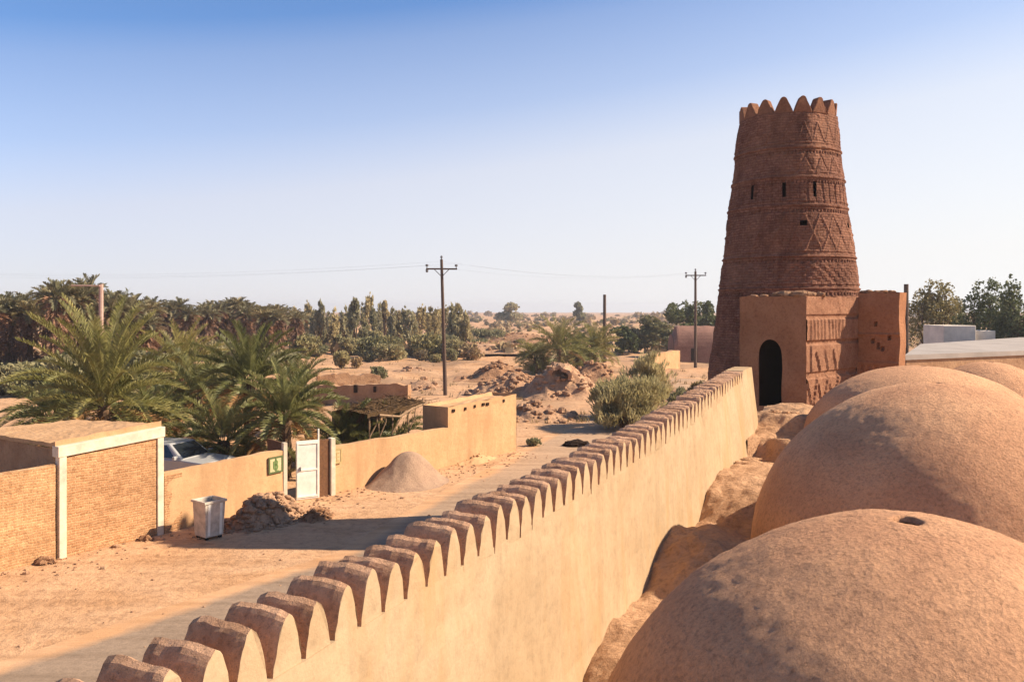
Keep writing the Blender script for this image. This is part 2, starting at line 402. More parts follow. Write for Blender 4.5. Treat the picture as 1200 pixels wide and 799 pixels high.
# ------------------------------------------------------------------ parapet wall
pw = empty('parapet_wall', W0+U*2, 0, 'long sunlit straw plaster wall with a row of rounded mud merlons running to the tower', 'wall')
PWI = Matrix.Translation(W0+U*2).inverted()
TH = .42
def wall_top(y): return 4.2+.33*sm(9, 21.6, y)**1.2
S0, S1 = -.5, 21.6*1.0966
def notch(y): return .36*(1-.45*sm(16, 20.5, y))
END_Y = 20.3
wb = MB()
def sec(s, k):                              # cross-section point k of the wall at distance s
    y = s/1.0966
    zt = wall_top(y) - (notch(y) if y < END_Y else 0)
    flare = .05+.22*sm(14, 21, y)
    pts = []
    base = W0+U*s
    nb = 16
    prof = []
    for i in range(nb+1):                   # inner face from base up
        t = i/nb; z = 1.0+(zt-1.0)*t
        prof.append((flare*max(0, (zt-z)/(zt-3.2)*.55), z))
    prof.append((-TH*.5, zt+.004)); prof.append((-TH, zt))
    prof.append((-TH-.15, 2.0)); prof.append((-TH-.35, -2.0))
    off, z = prof[k]
    n = .03*nz(base.x, base.y, z*.8, .7)+.014*nz(base.x+off, base.y, z, 1.7)+.012*nz(base.x, base.y+off, z, 5)
    p = base+NI*(off+n); return Vector((p.x, p.y, z+.012*nz(base.x, base.y, 4, 3)))
NS = 230; NK = 20
wb.grid(NS, NK, lambda u, v: PWI @ sec(S0+(S1-S0)*u, int(round(v*NK))))
# end cap
capv = [PWI @ sec(S1, k) for k in range(NK+1)]
wb.add(capv, [list(range(NK+1))])
wb.build('wall_body', M['plaster'], pw, smooth=False)
# merlons
rnd = random.Random(4)
def merlon_mesh(seed, h):
    r = random.Random(seed); mb = MB()
    nprof, nd = 23, 7
    hw = .1405+r.uniform(-.006, .006)
    lean = r.uniform(-.014, .014)
    prof = []
    for i in range(nprof):
        a = i/(nprof-1)
        if a <= .5: t = a*2; sgn = -1
        else: t = (1-a)*2; sgn = 1
        tt = t**.75
        w = hw*max(0, 1-tt**3.6)**.55*(1-.44*tt)
        prof.append((sgn*w+lean*tt, h*tt))
    rows = []
    for j in range(nd+1):
        y = -TH-.02+(TH+.024)*j/nd
        rows.append([(x*(1+.05*nz(x*9, y*6, seed))+.008*nz(x*4, y*14, seed*3), y+(.012*nz(x*12, z*12, seed) if j in (0, nd) else 0), z*(1+.06*nz(seed*2.3, y*5, 1))+(.012*nz(x*14, y*9, seed+7)+.006*nz(x*40, y*30, seed))*(z > .02)-.05*(z <= 0)) for x, z in prof])
    # rounded arrises
    for j, f in ((0, .93), (nd, .965)):
        rows[j] = [(x*f, y, z*f if z > 0 else z) for x, y, z in rows[j]]
    mb.mi = 1
    o = len(mb.v)
    for rw in rows: mb.v += rw
    for j in range(nd):
        for i in range(nprof-1):
            a = o+j*nprof+i
            mb.f.append([a, a+1, a+nprof+1, a+nprof]); mb.m.append(1)
    mb.f.append([o+i for i in range(nprof)]); mb.m.append(1)
    q = o+nd*nprof
    mb.f.append([q+i for i in reversed(range(nprof))]); mb.m.append(0)
    return mb
PITCH = .302
s = 3.2*1.0966; i = 0
protos = []
for k in range(6):
    o = merlon_mesh(k+1, .36).build('merlon', [M['plaster'], M['merlon_mud']], pw); protos.append(o)
ang = math.atan2(U.y, U.x)
while s/1.0966 < END_Y:
    y = s/1.0966
    o = protos[i] if i < 6 else protos[rnd.randrange(6)].copy()
    if i >= 6: COL.objects.link(o); o.parent = pw
    p = W0+U*s
    # local x along the wall, local y outward -> inward
    X = U; Y = NI; Zv = Vector((0, 0, 1))
    rot = Matrix((( X.x, Y.x, 0, 0), (X.y, Y.y, 0, 0), (0, 0, 1, 0), (0, 0, 0, 1)))
    k = notch(y)/.36
    o.matrix_local = PWI @ (Matrix.Translation((p.x, p.y, wall_top(y)-notch(y)-.004)) @ rot @ Matrix.Diagonal((-1 if rnd.random() < .0 else 1, 1, k*rnd.uniform(.90, 1.05), 1)) @ Matrix.Rotation(rnd.uniform(-.03, .03), 4, 'Y') @ Matrix.Rotation(rnd.uniform(-.03, .03), 4, 'Z'))
    s += PITCH*rnd.uniform(.97, 1.03); i += 1

# ------------------------------------------------------------------ castle roof: walkway, domes
castle = empty('castle_roof', (4, 12, 2.0), 0, 'brown mud roof with a row of swelling domes beside the long crenellated wall', 'castle roof')
CI = Matrix.Translation((4, 12, 2.0)).inverted()
PRO = [(-6, 1.5), (8.2, 1.45), (9.1, 1.6), (9.8, 1.95), (10.6, 2.05), (11.9, 1.98), (12.5, 2.28), (13.2, 2.5), (13.8, 2.45), (14.5, 2.22), (15.3, 2.2), (15.9, 2.6), (16.6, 2.74), (18.5, 2.66), (19.9, 2.46), (20.3, 2.9), (21.4, 3.05), (21.9, 3.3), (24, 3.32), (40, 3.3)]
def roof_z(x, y):
    dist = (Vector((x, y, 0))-W0).dot(NI); s = (Vector((x, y, 0))-W0).dot(U)
    yy = s/1.0966
    yy += .35*nz(x, y, 2, .9)*sm(0, .8, dist)+.14*nz(x, y, 6, 2.4)+.35*(dist-.4)
    z = pl(PRO, yy)
    zb = pl([(-6, 1.6), (6, 1.6), (13, 2.0), (20, 2.6), (24, 3.1), (40, 3.0)], yy)
    k = sm(1.1, 2.2, dist)
    z = z*(1-k)+zb*k
    z += .04*math.sin(min(math.pi, dist*2.2))*sm(7, 9, yy)-.03*sm(.3, 0, dist)     # rounded towards the wall
    return z+.07*nz(x, y, 1, 1.1)+.06*nz(x, y, 7, 2.3)+.045*nz(x, y, 4, 4.5)+.012*nz(x, y, 4, 9)
rf = MB()
def rffn(u, v):
    s = -3+v*29.5; dist = (.02+7*u*u*.6+7*u*.4) if u < .72 else 4.19+ (u-.72)*60
    p = W0+U*s+NI*dist
    z = roof_z(p.x, p.y)
    if u > .999 or v > .999 : z = -.3
    return CI @ Vector((p.x, p.y, z))
rf.grid(130, 330, rffn)
rf.build('roof_slab', M['roof_mud'], castle, smooth=False)
def dome(x, y, zc, Rr, h, seed, hole, flare=.35, label=None, mat='dome_mud', hole_off=(0, 0)):
    mb = MB(); nu, nv = 220, 100
    hr = hole
    def fn(u, v):
        a = u*2*math.pi
        ph1 = math.acos(hr/Rr); phi = -.44+v*(ph1+.44)
        if phi < 0: r = Rr*(1-.0*phi)+flare*min(1, -phi/.44)**1.3; z = h*math.sin(phi)*.55
        else:
            r = Rr*math.cos(phi); z = h*math.sin(phi)
            r += flare*.0
        k = max(0, 1-abs(phi)/.35)
        px, py = math.cos(a)*r, math.sin(a)*r
        n = .05*nz(px, py, z+seed*5, .5)+.008*nz(px, py, z+seed, 1.8)+.006*nz(px, py, z, 4)+.007*nz(px, py, z, 10)+.006*nz(px, py, z, 22)
        # shallow rings where the courses sit
        n += .006*math.sin(z*7+seed+2*nz(px, py, z, .8))
        f = 1+n/Rr
        px, py, z = px*f, py*f, z*f
        return CI @ Vector((x+px, y+py, zc+z))
    mb.grid(nu, nv-1, lambda u, v: fn(u, v**.8), close_u=True)
    # lip of the smoke hole closing onto a dark shaft
    o = len(mb.v)
    top = [fn(i/nu, 1.0) for i in range(nu)]
    ctr = sum(top, Vector())/nu
    ring = [ctr+(top[i]-ctr)*.93+Vector((0, 0, -.05)) for i in range(nu)]
    base = (nv-1)*nu
    for i in range(nu): mb.v.append(tuple(ring[i]))
    for i in range(nu):
        mb.f.append([base+i, base+(i+1) % nu, o+(i+1) % nu, o+i]); mb.m.append(0)
    ob = mb.build('dome', M[mat], castle, smooth=True)
    if label: ob['label'] = label
    hb = MB(); q = 24
    r0 = [ctr+Vector((math.cos(2*math.pi*i/q)*hr*.95, math.sin(2*math.pi*i/q)*hr*.95, -.045)) for i in range(q)]
    r1 = [p-Vector((0, 0, .5)) for p in r0]
    hb.add(r0+r1, [[i, i+q, (i+1) % q+q, (i+1) % q] for i in range(q)]+[[q+i for i in range(q)]])
    hb.build('smoke_hole', M['hole'], ob)
    return ob
dome(3.07, 6.62, 1.6, 2.64, 2.76, 1, .115)
dome(6.45, 12.96, 2.0, 2.758, 2.896, 2, .13)
dome(9.74, 20.29, 2.6, 2.78, 2.05, 3, .12)
dome(14.0, 25.0, 2.8, 1.75, 1.66, 4, .10)
# loose lumps on the walkway
def lump(mb, c, r, seed, sq=(1, 1, 1), n=7, rough=.35):
    o = len(mb.v)
    nu, nv = n+3, n
    def fn(u, v):
        a = u*2*math.pi; b = (v-.5)*math.pi
        d = Vector((math.cos(a)*math.cos(b), math.sin(a)*math.cos(b), math.sin(b)))
        f = r*(1+rough*mn.noise(d*1.7+Vector((seed*3.1, seed, 0)))+rough*.5*mn.noise(d*4+Vector((seed, 0, 9))))
        return Vector(c)+Vector((d.x*f*sq[0], d.y*f*sq[1], d.z*f*sq[2]))
    mb.grid(nu, nv, fn, close_u=True)
def castle_lumps():
    mb = MB(); r = random.Random(8)
    for (px, py, d, rad, sq) in [(880, 540, 18.6, .10, (2.2, 1, .5)), (868, 545, 18.3, .09, (1.6, 1, .6)), (908, 490, 21.9, .10, (1.6, 1, .6)), (921, 491, 21.7, .08, (1.5, 1, .6)), (930, 487, 22, .10, (1.5, 1, .5))]:
        x = XD(px, d); lump(mb, CI @ Vector((x, d, roof_z(x, d)+.03)), rad, r.random()*9, sq)
    mb.build('mud_rubble', M['roof_mud'], castle)
castle_lumps()
# low mud ledge beside the wall end
def ledge():
    mb = MB()
    a = Vector((XD(876, 19.6), 19.6, 0)); b = Vector((XD(905, 20.6), 20.6, 0))
    def fn(u, v):
        s = v*1.0
        p = a+(b-a)*u
        q = p+Vector((.1, 1, 0))*(.0 if v < .5 else 1.2*(v-.5)*2)
        z = 2.5 if v < .01 else 2.98
        if .0 < v < .5: z = 2.5+.48*v*2
        return CI @ Vector((q.x+.03*nz(q.x, z, v, 4), q.y+.05*nz(q.x, z, 2, 4), z+.03*nz(q.x, q.y, 0, 5)))
    mb.grid(16, 12, fn); mb.build('mud_ledge', M['roof_mud'], castle)
ledge()

# ------------------------------------------------------------------ watch tower
TX, TY = XD(922.5, 29.5), 29.5
tw = empty('watchtower', (TX, TY, 0), 0, 'tall tapering reddish mud brick round tower with toothed crown and arched doorway', 'tower')
def tr(z): return 2.31-(z-6.5)*(2.31-1.50)/(ZD(115, 29.5)-6.5)*1.0
ZT = ZD(130.5, 27.9)                         # foot of the crown's teeth
NB = [ZD(p, 27.5) for p in (170, 206, 240, 300, 338)]
def relief(a, z, r):
    """raised and sunk brick patterns, metres outward"""
    arc = a*2.1                             # metres round the shaft
    o = 0.0
    for zb in NB:
        d = z-zb
        if abs(d) < .05: o += .10*math.cos(d/.05*math.pi/2)
        if abs(d+.17) < .04: o -= .08 if (arc/.14) % 1 < .5 else 0
        if abs(d-.16) < .03: o += .03
    def tri(x): x = x % 1; return abs(x-.5)*2
    def zig(z0, z1, per, w, amp):
        if z0 < z < z1:
            t = (z-z0)/(z1-z0)
            e = abs(tri(arc/per)-t)*(z1-z0)
            return amp*max(0, 1-e/w)
        return 0
    o += zig(NB[0]+.15, NB[0]+.85, .62, .10, .05)
    o -= zig(NB[1]+.12, NB[0]-.25, .66, .10, .06)
    if NB[2]+.1 < z < NB[1]-.22 and (arc/.30) % 1 < .22: o -= .05
    o += zig(NB[3]+.15, NB[2]-.25, 1.15, .10, .06)
    o += zig(NB[3]+.15, NB[2]-.25, 1.15, .10, .0)
    if NB[3]+.15 < z < NB[2]-.25:
        t = (z-NB[3]-.15)/(NB[2]-NB[3]-.4); e = abs(tri(arc/1.15+.5)-t)*1.3
        o += .06*max(0, 1-e/.10)
    if NB[4]+.1 < z < NB[3]-.25:
        o += .035*(1 if ((arc/.32) % 1 < .5) ^ ((z/.3) % 1 < .5) else 0)
    if z < NB[4]-.2:
        o += .03*(1 if (arc/.45+.5*(int(z/.22) % 2)) % 1 < .5 else 0)
    return o
Z0, NZT, NA = -1.7, 330, 330
def tang(px):                               # angle on the shaft for a picture column
    k = max(-.98, min(.98, (px-924)/69.0)); view = math.atan2(TX, TY)
    c = math.atan2(-TY, -TX)               # towards the camera
    return c+math.asin(k)
holes = []
for px, py, w, h in ((884, 222, .10, .48), (921, 222, .10, .48), (955, 221, .12, .52), (941, 261, .24, .17), (990, 262, .15, .17), (905, 262, .0, .0)):
    if w: holes.append((tang(px), ZD(py, 27.5), w, h))
shaft = MB()
def inhole(a, z):
    for ha, hz, w, h in holes:
        da = (a-ha+math.pi) % (2*math.pi)-math.pi
        if abs(da)*tr(z) < w/2 and abs(z-hz) < h/2: return True
    return False
def sfn(u, v):
    a = u*2*math.pi; z = Z0+(ZT-Z0)*v
    r = tr(z)+relief(a, z, tr(z))*.52
    ca, sa = math.cos(a)*2.2, math.sin(a)*2.2
    r += .06*nz(ca, sa, z, .6)+.028*nz(ca, sa, z, 2.2)+.016*nz(ca, sa, z*1.6, 6)+.010*nz(ca, sa, z*1.4, 13)-.05*max(0, nz(ca, sa, z+30, 1.3)-.25)
    return Vector((math.cos(a)*r, math.sin(a)*r, z))
shaft.grid(NA, NZT, sfn, lambda u, v: (u*13.0, v*13.0), close_u=True)
keep = []
for fi, f in enumerate(shaft.f):
    c = sum((Vector(shaft.v[i]) for i in f), Vector())/4
    keep.append(not inhole(math.atan2(c.y, c.x), c.z))
nf, nm, nu_ = [], [], {}
for fi, f in enumerate(shaft.f):
    if keep[fi]:
        nu_[len(nf)] = shaft.uv[fi]; nf.append(f); nm.append(0)
shaft.f, shaft.m, shaft.uv = nf, nm, nu_
# floor of the crown
o = len(shaft.v); shaft.v.append((0, 0, ZT-.3))
base = NZT*NA
for i in range(NA):
    shaft.f.append([base+i, base+(i+1) % NA, o]); shaft.m.append(0)
shaft.build('shaft', M['tower_brick'], tw)
for ha, hz, w, h in holes:
    hb = MB(); r = tr(hz)
    Mx = Matrix.Rotation(ha, 3, 'Z')
    w2, h2 = w/2+.03, h/2+.03
    P = [Mx @ Vector((rr, yy, zz))+Vector((0, 0, hz)) for rr in (r-.05, r-.6) for yy, zz in ((-w2, -h2), (w2, -h2), (w2, h2), (-w2, h2))]
    hb.add(P, [(0, 1, 5, 4), (1, 2, 6, 5), (2, 3, 7, 6), (3, 0, 4, 7), (4, 5, 6, 7)])
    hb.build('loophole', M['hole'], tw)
# crown teeth
NT = 16
def tooth(k):
    mb = MB(); a0 = tang(919)+k*2*math.pi/NT
    r = tr(ZT); half = math.pi/NT*.99; H = .52
    prof = [(-1, -.06), (-.94, .08), (-.74, .36), (-.52, .64), (-.32, .87), (-.14, .97), (.12, .98), (.32, .88), (.5, .65), (.74, .36), (.95, .08), (1, -.06)]
    fr, bk = [], []
    for x, z in prof:
        a = a0+x*half
        jit = .03*nz(x*3, k*7, z*2)
        zz = ZT+z*H*(1+.06*nz(k*3.3, 0))
        rr = r+.01+jit
        fr.append((math.cos(a)*rr, math.sin(a)*rr, zz)); bk.append((math.cos(a)*(rr-.32), math.sin(a)*(rr-.32), zz))
    n = len(prof)
    mb.add(fr+bk, [list(range(n)), list(range(2*n-1, n-1, -1))]+[[i, i+n, (i+1) % n+n, (i+1) % n] for i in range(n)])
    mb.build('merlon', M['crown_mud'], tw, bevel=.03)
for k in range(NT): tooth(k)
# entrance block: faces turned 45 degrees
PHI = R(45)
V = Vector((math.sin(PHI), math.cos(PHI), 0)); MM = Vector((V.y, -V.x, 0))
TI = Vector((TX, TY, 0))
C0 = Vector((XD(945, 24.6), 24.6, 0))      # near right corner
WB = 2.15; HB = ZD(347, 24.6); DB = 4.0
eb = empty('entrance_block', C0-TI, math.atan2(V.y, V.x)-math.pi/2); eb.parent = tw
# local x = MM (to the right), y = V (away)
def wob(x, y, z, k=.03): return Vector((x+k*nz(x, y, z, 1.3)+.012*nz(x, y, z+4, 6), y+k*nz(x, y, z+9, 1.3)+.012*nz(x+7, y, z, 6), z))
f_ = MB()
DW, DS, DTOP = .74, 2.93, None             # door width, springing height
dx0 = -1.50; dx1 = dx0+DW; dz0 = 3.1; dzs = 4.68
arch = [(dx0+DW/2+math.cos(math.pi-t*math.pi/12)*DW/2, dzs+math.sin(t*math.pi/12)*DW*.56) for t in range(13)]
topz = HB
nrow = 14
def strip(xa, xb, za, zb, n=10, m=14): f_.grid(n, m, lambda u, v: wob(xa+(xb-xa)*u, 0, za+(zb-za)*v+(.06*nz((xa+(xb-xa)*u)*2, 3) if zb == topz and v == 1 else 0)))
strip(-WB, dx0, 0, topz, 6, 24); strip(dx1, 0, 0, topz, 7, 24); strip(dx0, dx1, 0, dz0, 6, 6)
o = len(f_.v); vs = [wob(x, 0, z) for x, z in arch]; tp = [wob(x, 0, topz) for x, z in arch]
f_.add(vs+tp, [[i, i+1, i+14, i+13] for i in range(12)])
# side face with sunk ornament, left face, roof
def side(u, v):
    y = DB*u; z = topz*v
    k = 0
    for zz in (4.05, 5.0, 5.75):
        if abs(z-zz) < .07: k -= .05
    if 4.1 < z < 4.95 and .25 < y < 2.2: k += .05*(1 if abs(((y/.55) % 1)-.5)*2*.8+.02 < abs((z-4.1)/.85-.0) else 0)
    if 3.0 < z < 4.0:
        t = abs(((y/.7) % 1)-.5)*2
        k += .05*(1 if abs(t-(z-3)) < .16 else 0)
    if 5.05 < z < 5.7: k += .035*(1 if ((y/.24) % 1 < .5) else 0)
    q = wob(0, y, z); return Vector((q.x+k, q.y, q.z+(.05*nz(y*2, 7) if v == 1 else 0)))
f_.mi = 1; f_.grid(70, 110, side); f_.mi = 0
f_.grid(10, 8, lambda u, v: wob(-WB, DB*(1-u), topz*v))
f_.grid(12, 12, lambda u, v: wob(-WB+WB*u, DB*v, topz+.05*nz(u*3, v*4, 1, 1)))
f_.build('block_wall', [M['tower_mud'], M['tower_relief']], eb)
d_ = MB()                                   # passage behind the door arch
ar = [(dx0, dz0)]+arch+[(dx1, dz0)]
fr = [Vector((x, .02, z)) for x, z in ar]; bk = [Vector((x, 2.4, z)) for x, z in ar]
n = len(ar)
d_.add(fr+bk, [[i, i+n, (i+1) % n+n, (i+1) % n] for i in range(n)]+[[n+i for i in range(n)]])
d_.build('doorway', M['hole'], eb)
r = random.Random(3)
for i in range(24):
    rb_ = MB()
    if i < 18: lump(rb_, (-WB*(.02+.55*r.random()**1.3), r.uniform(.05, 1.3), topz+.05), r.uniform(.08, .18), r.random()*20, (1.5, 1, .7))
    else: lump(rb_, (r.uniform(-WB, -.9), r.uniform(.05, 1.), topz+.02), r.uniform(.05, .10), r.random()*20, (1.6, 1, .6))
    rb_.build('rubble_stone', M['rubble'], eb)
# side block to the right of the shaft
sb = MB(); SL = 3.55; SWD = 1.27; ST = ZD(343, 26.6); STH = .55
def sfront(u, v):
    x = SWD*u; z = 0+ST*v
    k = 0
    for zz in (4.3, 5.2):
        if abs(z-zz) < .05: k -= .04
    for hx, hz in ((.95, 5.1), (.55, 5.55), (.62, 4.85), (.45, 5.0), (.75, 4.75)):
        if abs(x-hx) < .05 and abs(z-hz) < .06: k += .15
    if 2.9 < z < 4.2 and (x/.2) % 1 < .5: k -= .03
    q = wob(x, SL, z, .04); return Vector((q.x, q.y+k, q.z+(.06*nz(x*3, 2) if v == 1 else 0)))
sb.grid(50, 110, sfront)
sb.grid(6, 16, lambda u, v: wob(SWD, SL+STH*u, ST*v, .04))
sb.grid(10, 4, lambda u, v: wob(SWD*u, SL+STH*v, ST+.05*nz(u*4, v*3), .04))
sb.grid(10, 10, lambda u, v: wob(SWD*(1-u), SL+STH, ST*v, .04))
sb.grid(4, 10, lambda u, v: wob(0, SL+STH*(1-u), ST*v, .04))
sbo = sb.build('side_block', M['tower_mud'], eb)
for i in range(12):
    rb2 = MB(); lump(rb2, (r.uniform(.0, SWD*.8), SL+r.uniform(.05, .5), ST+.03), r.uniform(.05, .11), r.random()*20, (1.5, 1, .6))
    rb2.build('rubble_stone', M['rubble'], eb)

# ------------------------------------------------------------------ street side walls
def wall_obj(name, p0, p1, h0, h1, th, mat, parent=None, back=1, z0=-.2, step=.25, rough=.02, topn=.04, ends=True):
    """wall as one mesh in its own frame: x along, face at y=0, body towards +y*back"""
    p0 = Vector(p0); p1 = Vector(p1); L = (p1-p0).length; a = math.atan2(p1.y-p0.y, p1.x-p0.x)
    mb = MB(); nu = max(4, int(L/step)); nv = 10
    sd = p0.x*1.7+p0.y
    def tz(u): return h0+(h1-h0)*u+topn*nz(u*L*1.3, sd)+topn*.5*nz(u*L*4, sd)
    def w(x, y, z): return Vector((x, y+rough*nz(x, z, sd, 1.1)+rough*.5*nz(x, z, sd+y, 4), z))
    mb.grid(nu, nv, lambda u, v: w(L*u, 0, z0+(tz(u)-z0)*v))
    mb.grid(nu, 2, lambda u, v: w(L*u, back*th*v, tz(u)+(.02 if v == .5 else 0)))
    mb.grid(nu, 4, lambda u, v: w(L*u, back*th, tz(u)+(z0-tz(u))*v))
    for u in (0, 1): mb.grid(2, 4, lambda s, v: w(L*u, back*th*s, z0+(tz(u)-z0)*v))
    o = mb.build(name, mat, parent)
    if parent is None:
        o.location = (p0.x, p0.y, 0); o.rotation_euler = (0, 0, a)
    else:
        o.matrix_local = Matrix.Translation(p0) @ Matrix.Rotation(a, 4, 'Z')
    return o
A = G(70, 655); B = G(190, 627)
SA = math.atan2((B-A).y, (B-A).x); LP = (B-A).length
SU = (B-A).normalized(); SN = Vector((-SU.y, SU.x, 0))                # SN points away from the street
hh = empty('brick_house', A, SA, 'flat roofed brick house with white pillars and white lintel band on its street side', 'house')
HA, HBt = 2.70, 2.90
pn = MB()
pn.add([(0, 0, -.2), (LP, 0, -.2), (LP, 0, HBt-.3), (0, 0, HA-.3), (0, .3, -.2), (LP, .3, -.2), (LP, .3, HBt-.3), (0, .3, HA-.3)], [(0, 1, 2, 3), (5, 4, 7, 6), (3, 2, 6, 7), (1, 5, 6, 2), (4, 0, 3, 7)])
pn.build('brick_panel', M['brick'], hh)
for x, zt in ((-.03, HA-.22), (LP-.15, HBt-.22)):
    b_ = MB(); b_.box((x+.09, .06, zt/2-.05), (.18, .20, zt+.1)); b_.build('pillar', M['whitewash'], hh, bevel=.015)
b_ = MB()
b_.add([(-.06, -.055, HA-.26), (LP+.06, -.055, HBt-.29), (LP+.06, -.055, HBt-.02), (-.06, -.055, HA), (-.06, .25, HA-.26), (LP+.06, .25, HBt-.29), (LP+.06, .25, HBt-.02), (-.06, .25, HA)], [(0, 1, 2, 3), (5, 4, 7, 6), (3, 2, 6, 7), (1, 5, 6, 2), (4, 0, 3, 7), (0, 4, 5, 1)])
b_.build('lintel', M['whitewash'], hh, bevel=.012)
# roof with earth edge, end wall (shaded), back part
b_ = MB(); DPT = 4.6
def hroof(u, v):
    x = -.05+(LP+.1)*u; y = .12+DPT*v
    z = HA+.06+(HBt-HA)*u-.26*v*(.25+.75*u)+.02*nz(x*2, y*2)+(.06 if v < .02 else 0)+.02*nz(x*6, y*5)
    return Vector((x, y, z))
b_.grid(30, 30, hroof); b_.grid(30, 1, lambda u, v: hroof(u, 0)-Vector((0, 0, .2*v)))
b_.grid(20, 1, lambda u, v: hroof(0, u)-Vector((0, 0, .10*v)))
b_.build('roof', M['sandwall'], hh)
b_ = MB(); b_.grid(12, 10, lambda u, v: Vector((0.0+.02*nz(u*5, v*3), .30+(DPT-.3)*u, -.2+(HA+.12)*v))); b_.build('end_wall', M['oldwall'], hh)
b_ = MB(); b_.grid(12, 10, lambda u, v: Vector((LP+.02*nz(u*5, v*3), .30+(DPT-.3)*u, -.2+(HBt-.05-.2*u)*v))); b_.build('end_wall', M['oldwall'], hh)
# yard wall nearer the camera
L0 = A-SU*7.0
yw = wall_obj('yard_wall', L0, A-SU*.10, 1.95, 2.28, .28, M['brick_pale'], topn=.03)
tag(yw, 'low pale brick yard wall at the left edge ending at the white pillar', 'wall')
# garden wall to the gate
C = G(332, 590); Dg = G(375, 583.5)
gw = wall_obj('garden_wall', B+SU*.06, C, 1.63, 1.66, .25, M['sandwall'])
tag(gw, 'low sandy plaster wall between the brick house and the gate opening', 'wall')
bp = wall_obj('brick_patch', (0.0, -.012, 0), (.55, -.012, 0), 1.55, 1.56, .05, M['brick'], gw, step=.1, rough=.004, topn=.01)
# green emblem plaque on the wall
def plaque(name, px0, px1, zc, h, line0, line1, mats, label, motif):
    a = (line1-line0); L = a.length; an = math.atan2(a.y, a.x)
    def along(px):                           # point of the wall line seen in a picture column
        k = (px-600)/1000
        t = (k*line0.y-line0.x)/(a.x-k*a.y); return t*L
    x0, x1 = along(px0), along(px1); w = x1-x0
    nn = Vector((a.y, -a.x, 0)).normalized()
    e = empty(name, line0+a.normalized()*((x0+x1)/2)+nn*.035+Vector((0, 0, zc)), an, label, 'plaque')
    b_ = MB(); b_.box((0, .0, 0), (w, .03, h)); b_.build('panel', mats[0], e)
    b_ = MB(); t = .05
    for c, s in (((0, -.012, h/2-t/2), (w, .03, t)), ((0, -.012, -h/2+t/2), (w, .03, t)), ((-w/2+t/2, -.014, 0), (t, .03, h-2*t)), ((w/2-t/2, -.014, 0), (t, .03, h-2*t))): b_.box(c, s)
    b_.build('frame', mats[1], e)
    b_ = MB()
    if motif:
        b_.box((0, -.020, -.01), (.035, .008, .42))
        for cz, rr in ((.06, .085), (-.07, .095)):
            ring = [(math.cos(k*math.pi/8)*rr, math.sin(k*math.pi/8)*rr*1.05+cz) for k in range(16)]
            inn = [(x*.45, (z-cz)*.45+cz) for x, z in ring]
            n = 16
            b_.add([(x, -.024, z) for x, z in ring]+[(x, -.024, z) for x, z in inn], [[i, (i+1) % n, (i+1) % n+n, i+n] for i in range(n)])
        b_.box((0, -.018, .17), (.05, .012, .07)); b_.box((.05, -.018, -.19), (.12, .012, .03)); b_.box((-.09, -.018, 0), (.03, .012, .22))
    else:
        b_.box((0, -.019, -.02), (.03, .012, .30))
        for z in (.1, -.02, -.14): b_.box((0, -.018, z), (w*.5, .012, .025))
    b_.build('emblem', mats[2], e)
WL0 = B+SU*.06
plaque('wall_plaque', 313.5, 330, 1.26, .50, WL0, C, (M['plaque'], M['darkgreen'], M['green']), 'square green framed emblem painted beside the gate opening', True)
# gate
ga = (Dg-C).normalized(); gl = (Dg-C).length; gan = math.atan2(ga.y, ga.x)
E0 = G(386.5, 580)
gate = empty('gate', C, gan, 'white metal gate leaf standing ajar next to a brown post in the street wall', 'gate')
def gx(px):                                  # along the gate line for a picture column
    k = (px-600)/1000; return (k*C.y-C.x)/(ga.x-k*ga.y)
x0 = gx(348); x1 = gx(373.5)
b_ = MB(); lw = x1-x0
Mlf = Matrix.Rotation(R(-8), 3, 'Z')
for c, s in (((-lw/2, 0, .95), (lw, .05, 1.83)),): b_.box(Mlf @ Vector(c)+Vector((x1, -.02, 0)), s, R(-8))
lf = b_.build('leaf', M['whitepaint'], gate, bevel=.008)
b_ = MB()
for zc in (.12, .95, 1.78): b_.box(Mlf @ Vector((-lw/2, -.035, zc))+Vector((x1, -.02, 0)), (lw*.96, .02, .05), R(-8))
for xx in (-lw+.04, -.04): b_.box(Mlf @ Vector((xx, -.036, .95))+Vector((x1, -.02, 0)), (.05, .02, 1.60), R(-8))
b_.build('leaf_frame', M['whitepaint'], lf)
b_ = MB(); b_.box(Mlf @ Vector((-lw+.12, -.06, 1.0))+Vector((x1, -.02, 0)), (.03, .06, .12), R(-8)); b_.build('handle', M['steel'], lf)
b_ = MB(); b_.box((x1+.02, .06, 1.1), (.04, .05, 2.2)); b_.build('hinge_post', M['whitepaint'], gate)
xp = gx(380)
b_ = MB(); b_.box(((x1+gx(386))/2+.03, .10, .9), (gx(386)-x1-.02, .10, 1.86)); b_.build('pillar_dark_side', M['woodbrown'], gate)  # dark brown face for the dark side of the gate pillar
b_ = MB(); b_.box((.06, .05, .92), (.12, .16, 1.90)); b_.build('post', M['whitewash'], gate)
b_ = MB(); b_.box((gx(386)+.13, .10, .9), (.16, .24, 1.92)); b_.build('post', M['whitewash'], gate, bevel=.02)
# inner leaf opened into the yard
b_ = MB(); b_.box((.06, .75, .95), (.05, 1.1, 1.8)); b_.build('leaf', M['woodbrown'], gate)
F = G(525, 547); E1 = E0+(F-E0)
dl = wall_obj('lane_wall', E0, F, 1.53, 1.48, .28, M['sandwall'], topn=.03)
tag(dl, 'long low sandy wall behind the gravel heap, from the gate to the block hut', 'wall')
plaque('wall_plaque', 388, 399, 1.22, .48, E0, F, (M['fadedplaque'], M['fadedgreen'], M['fadedgreen']), 'faded pale plaque on the wall right of the white gate', False)
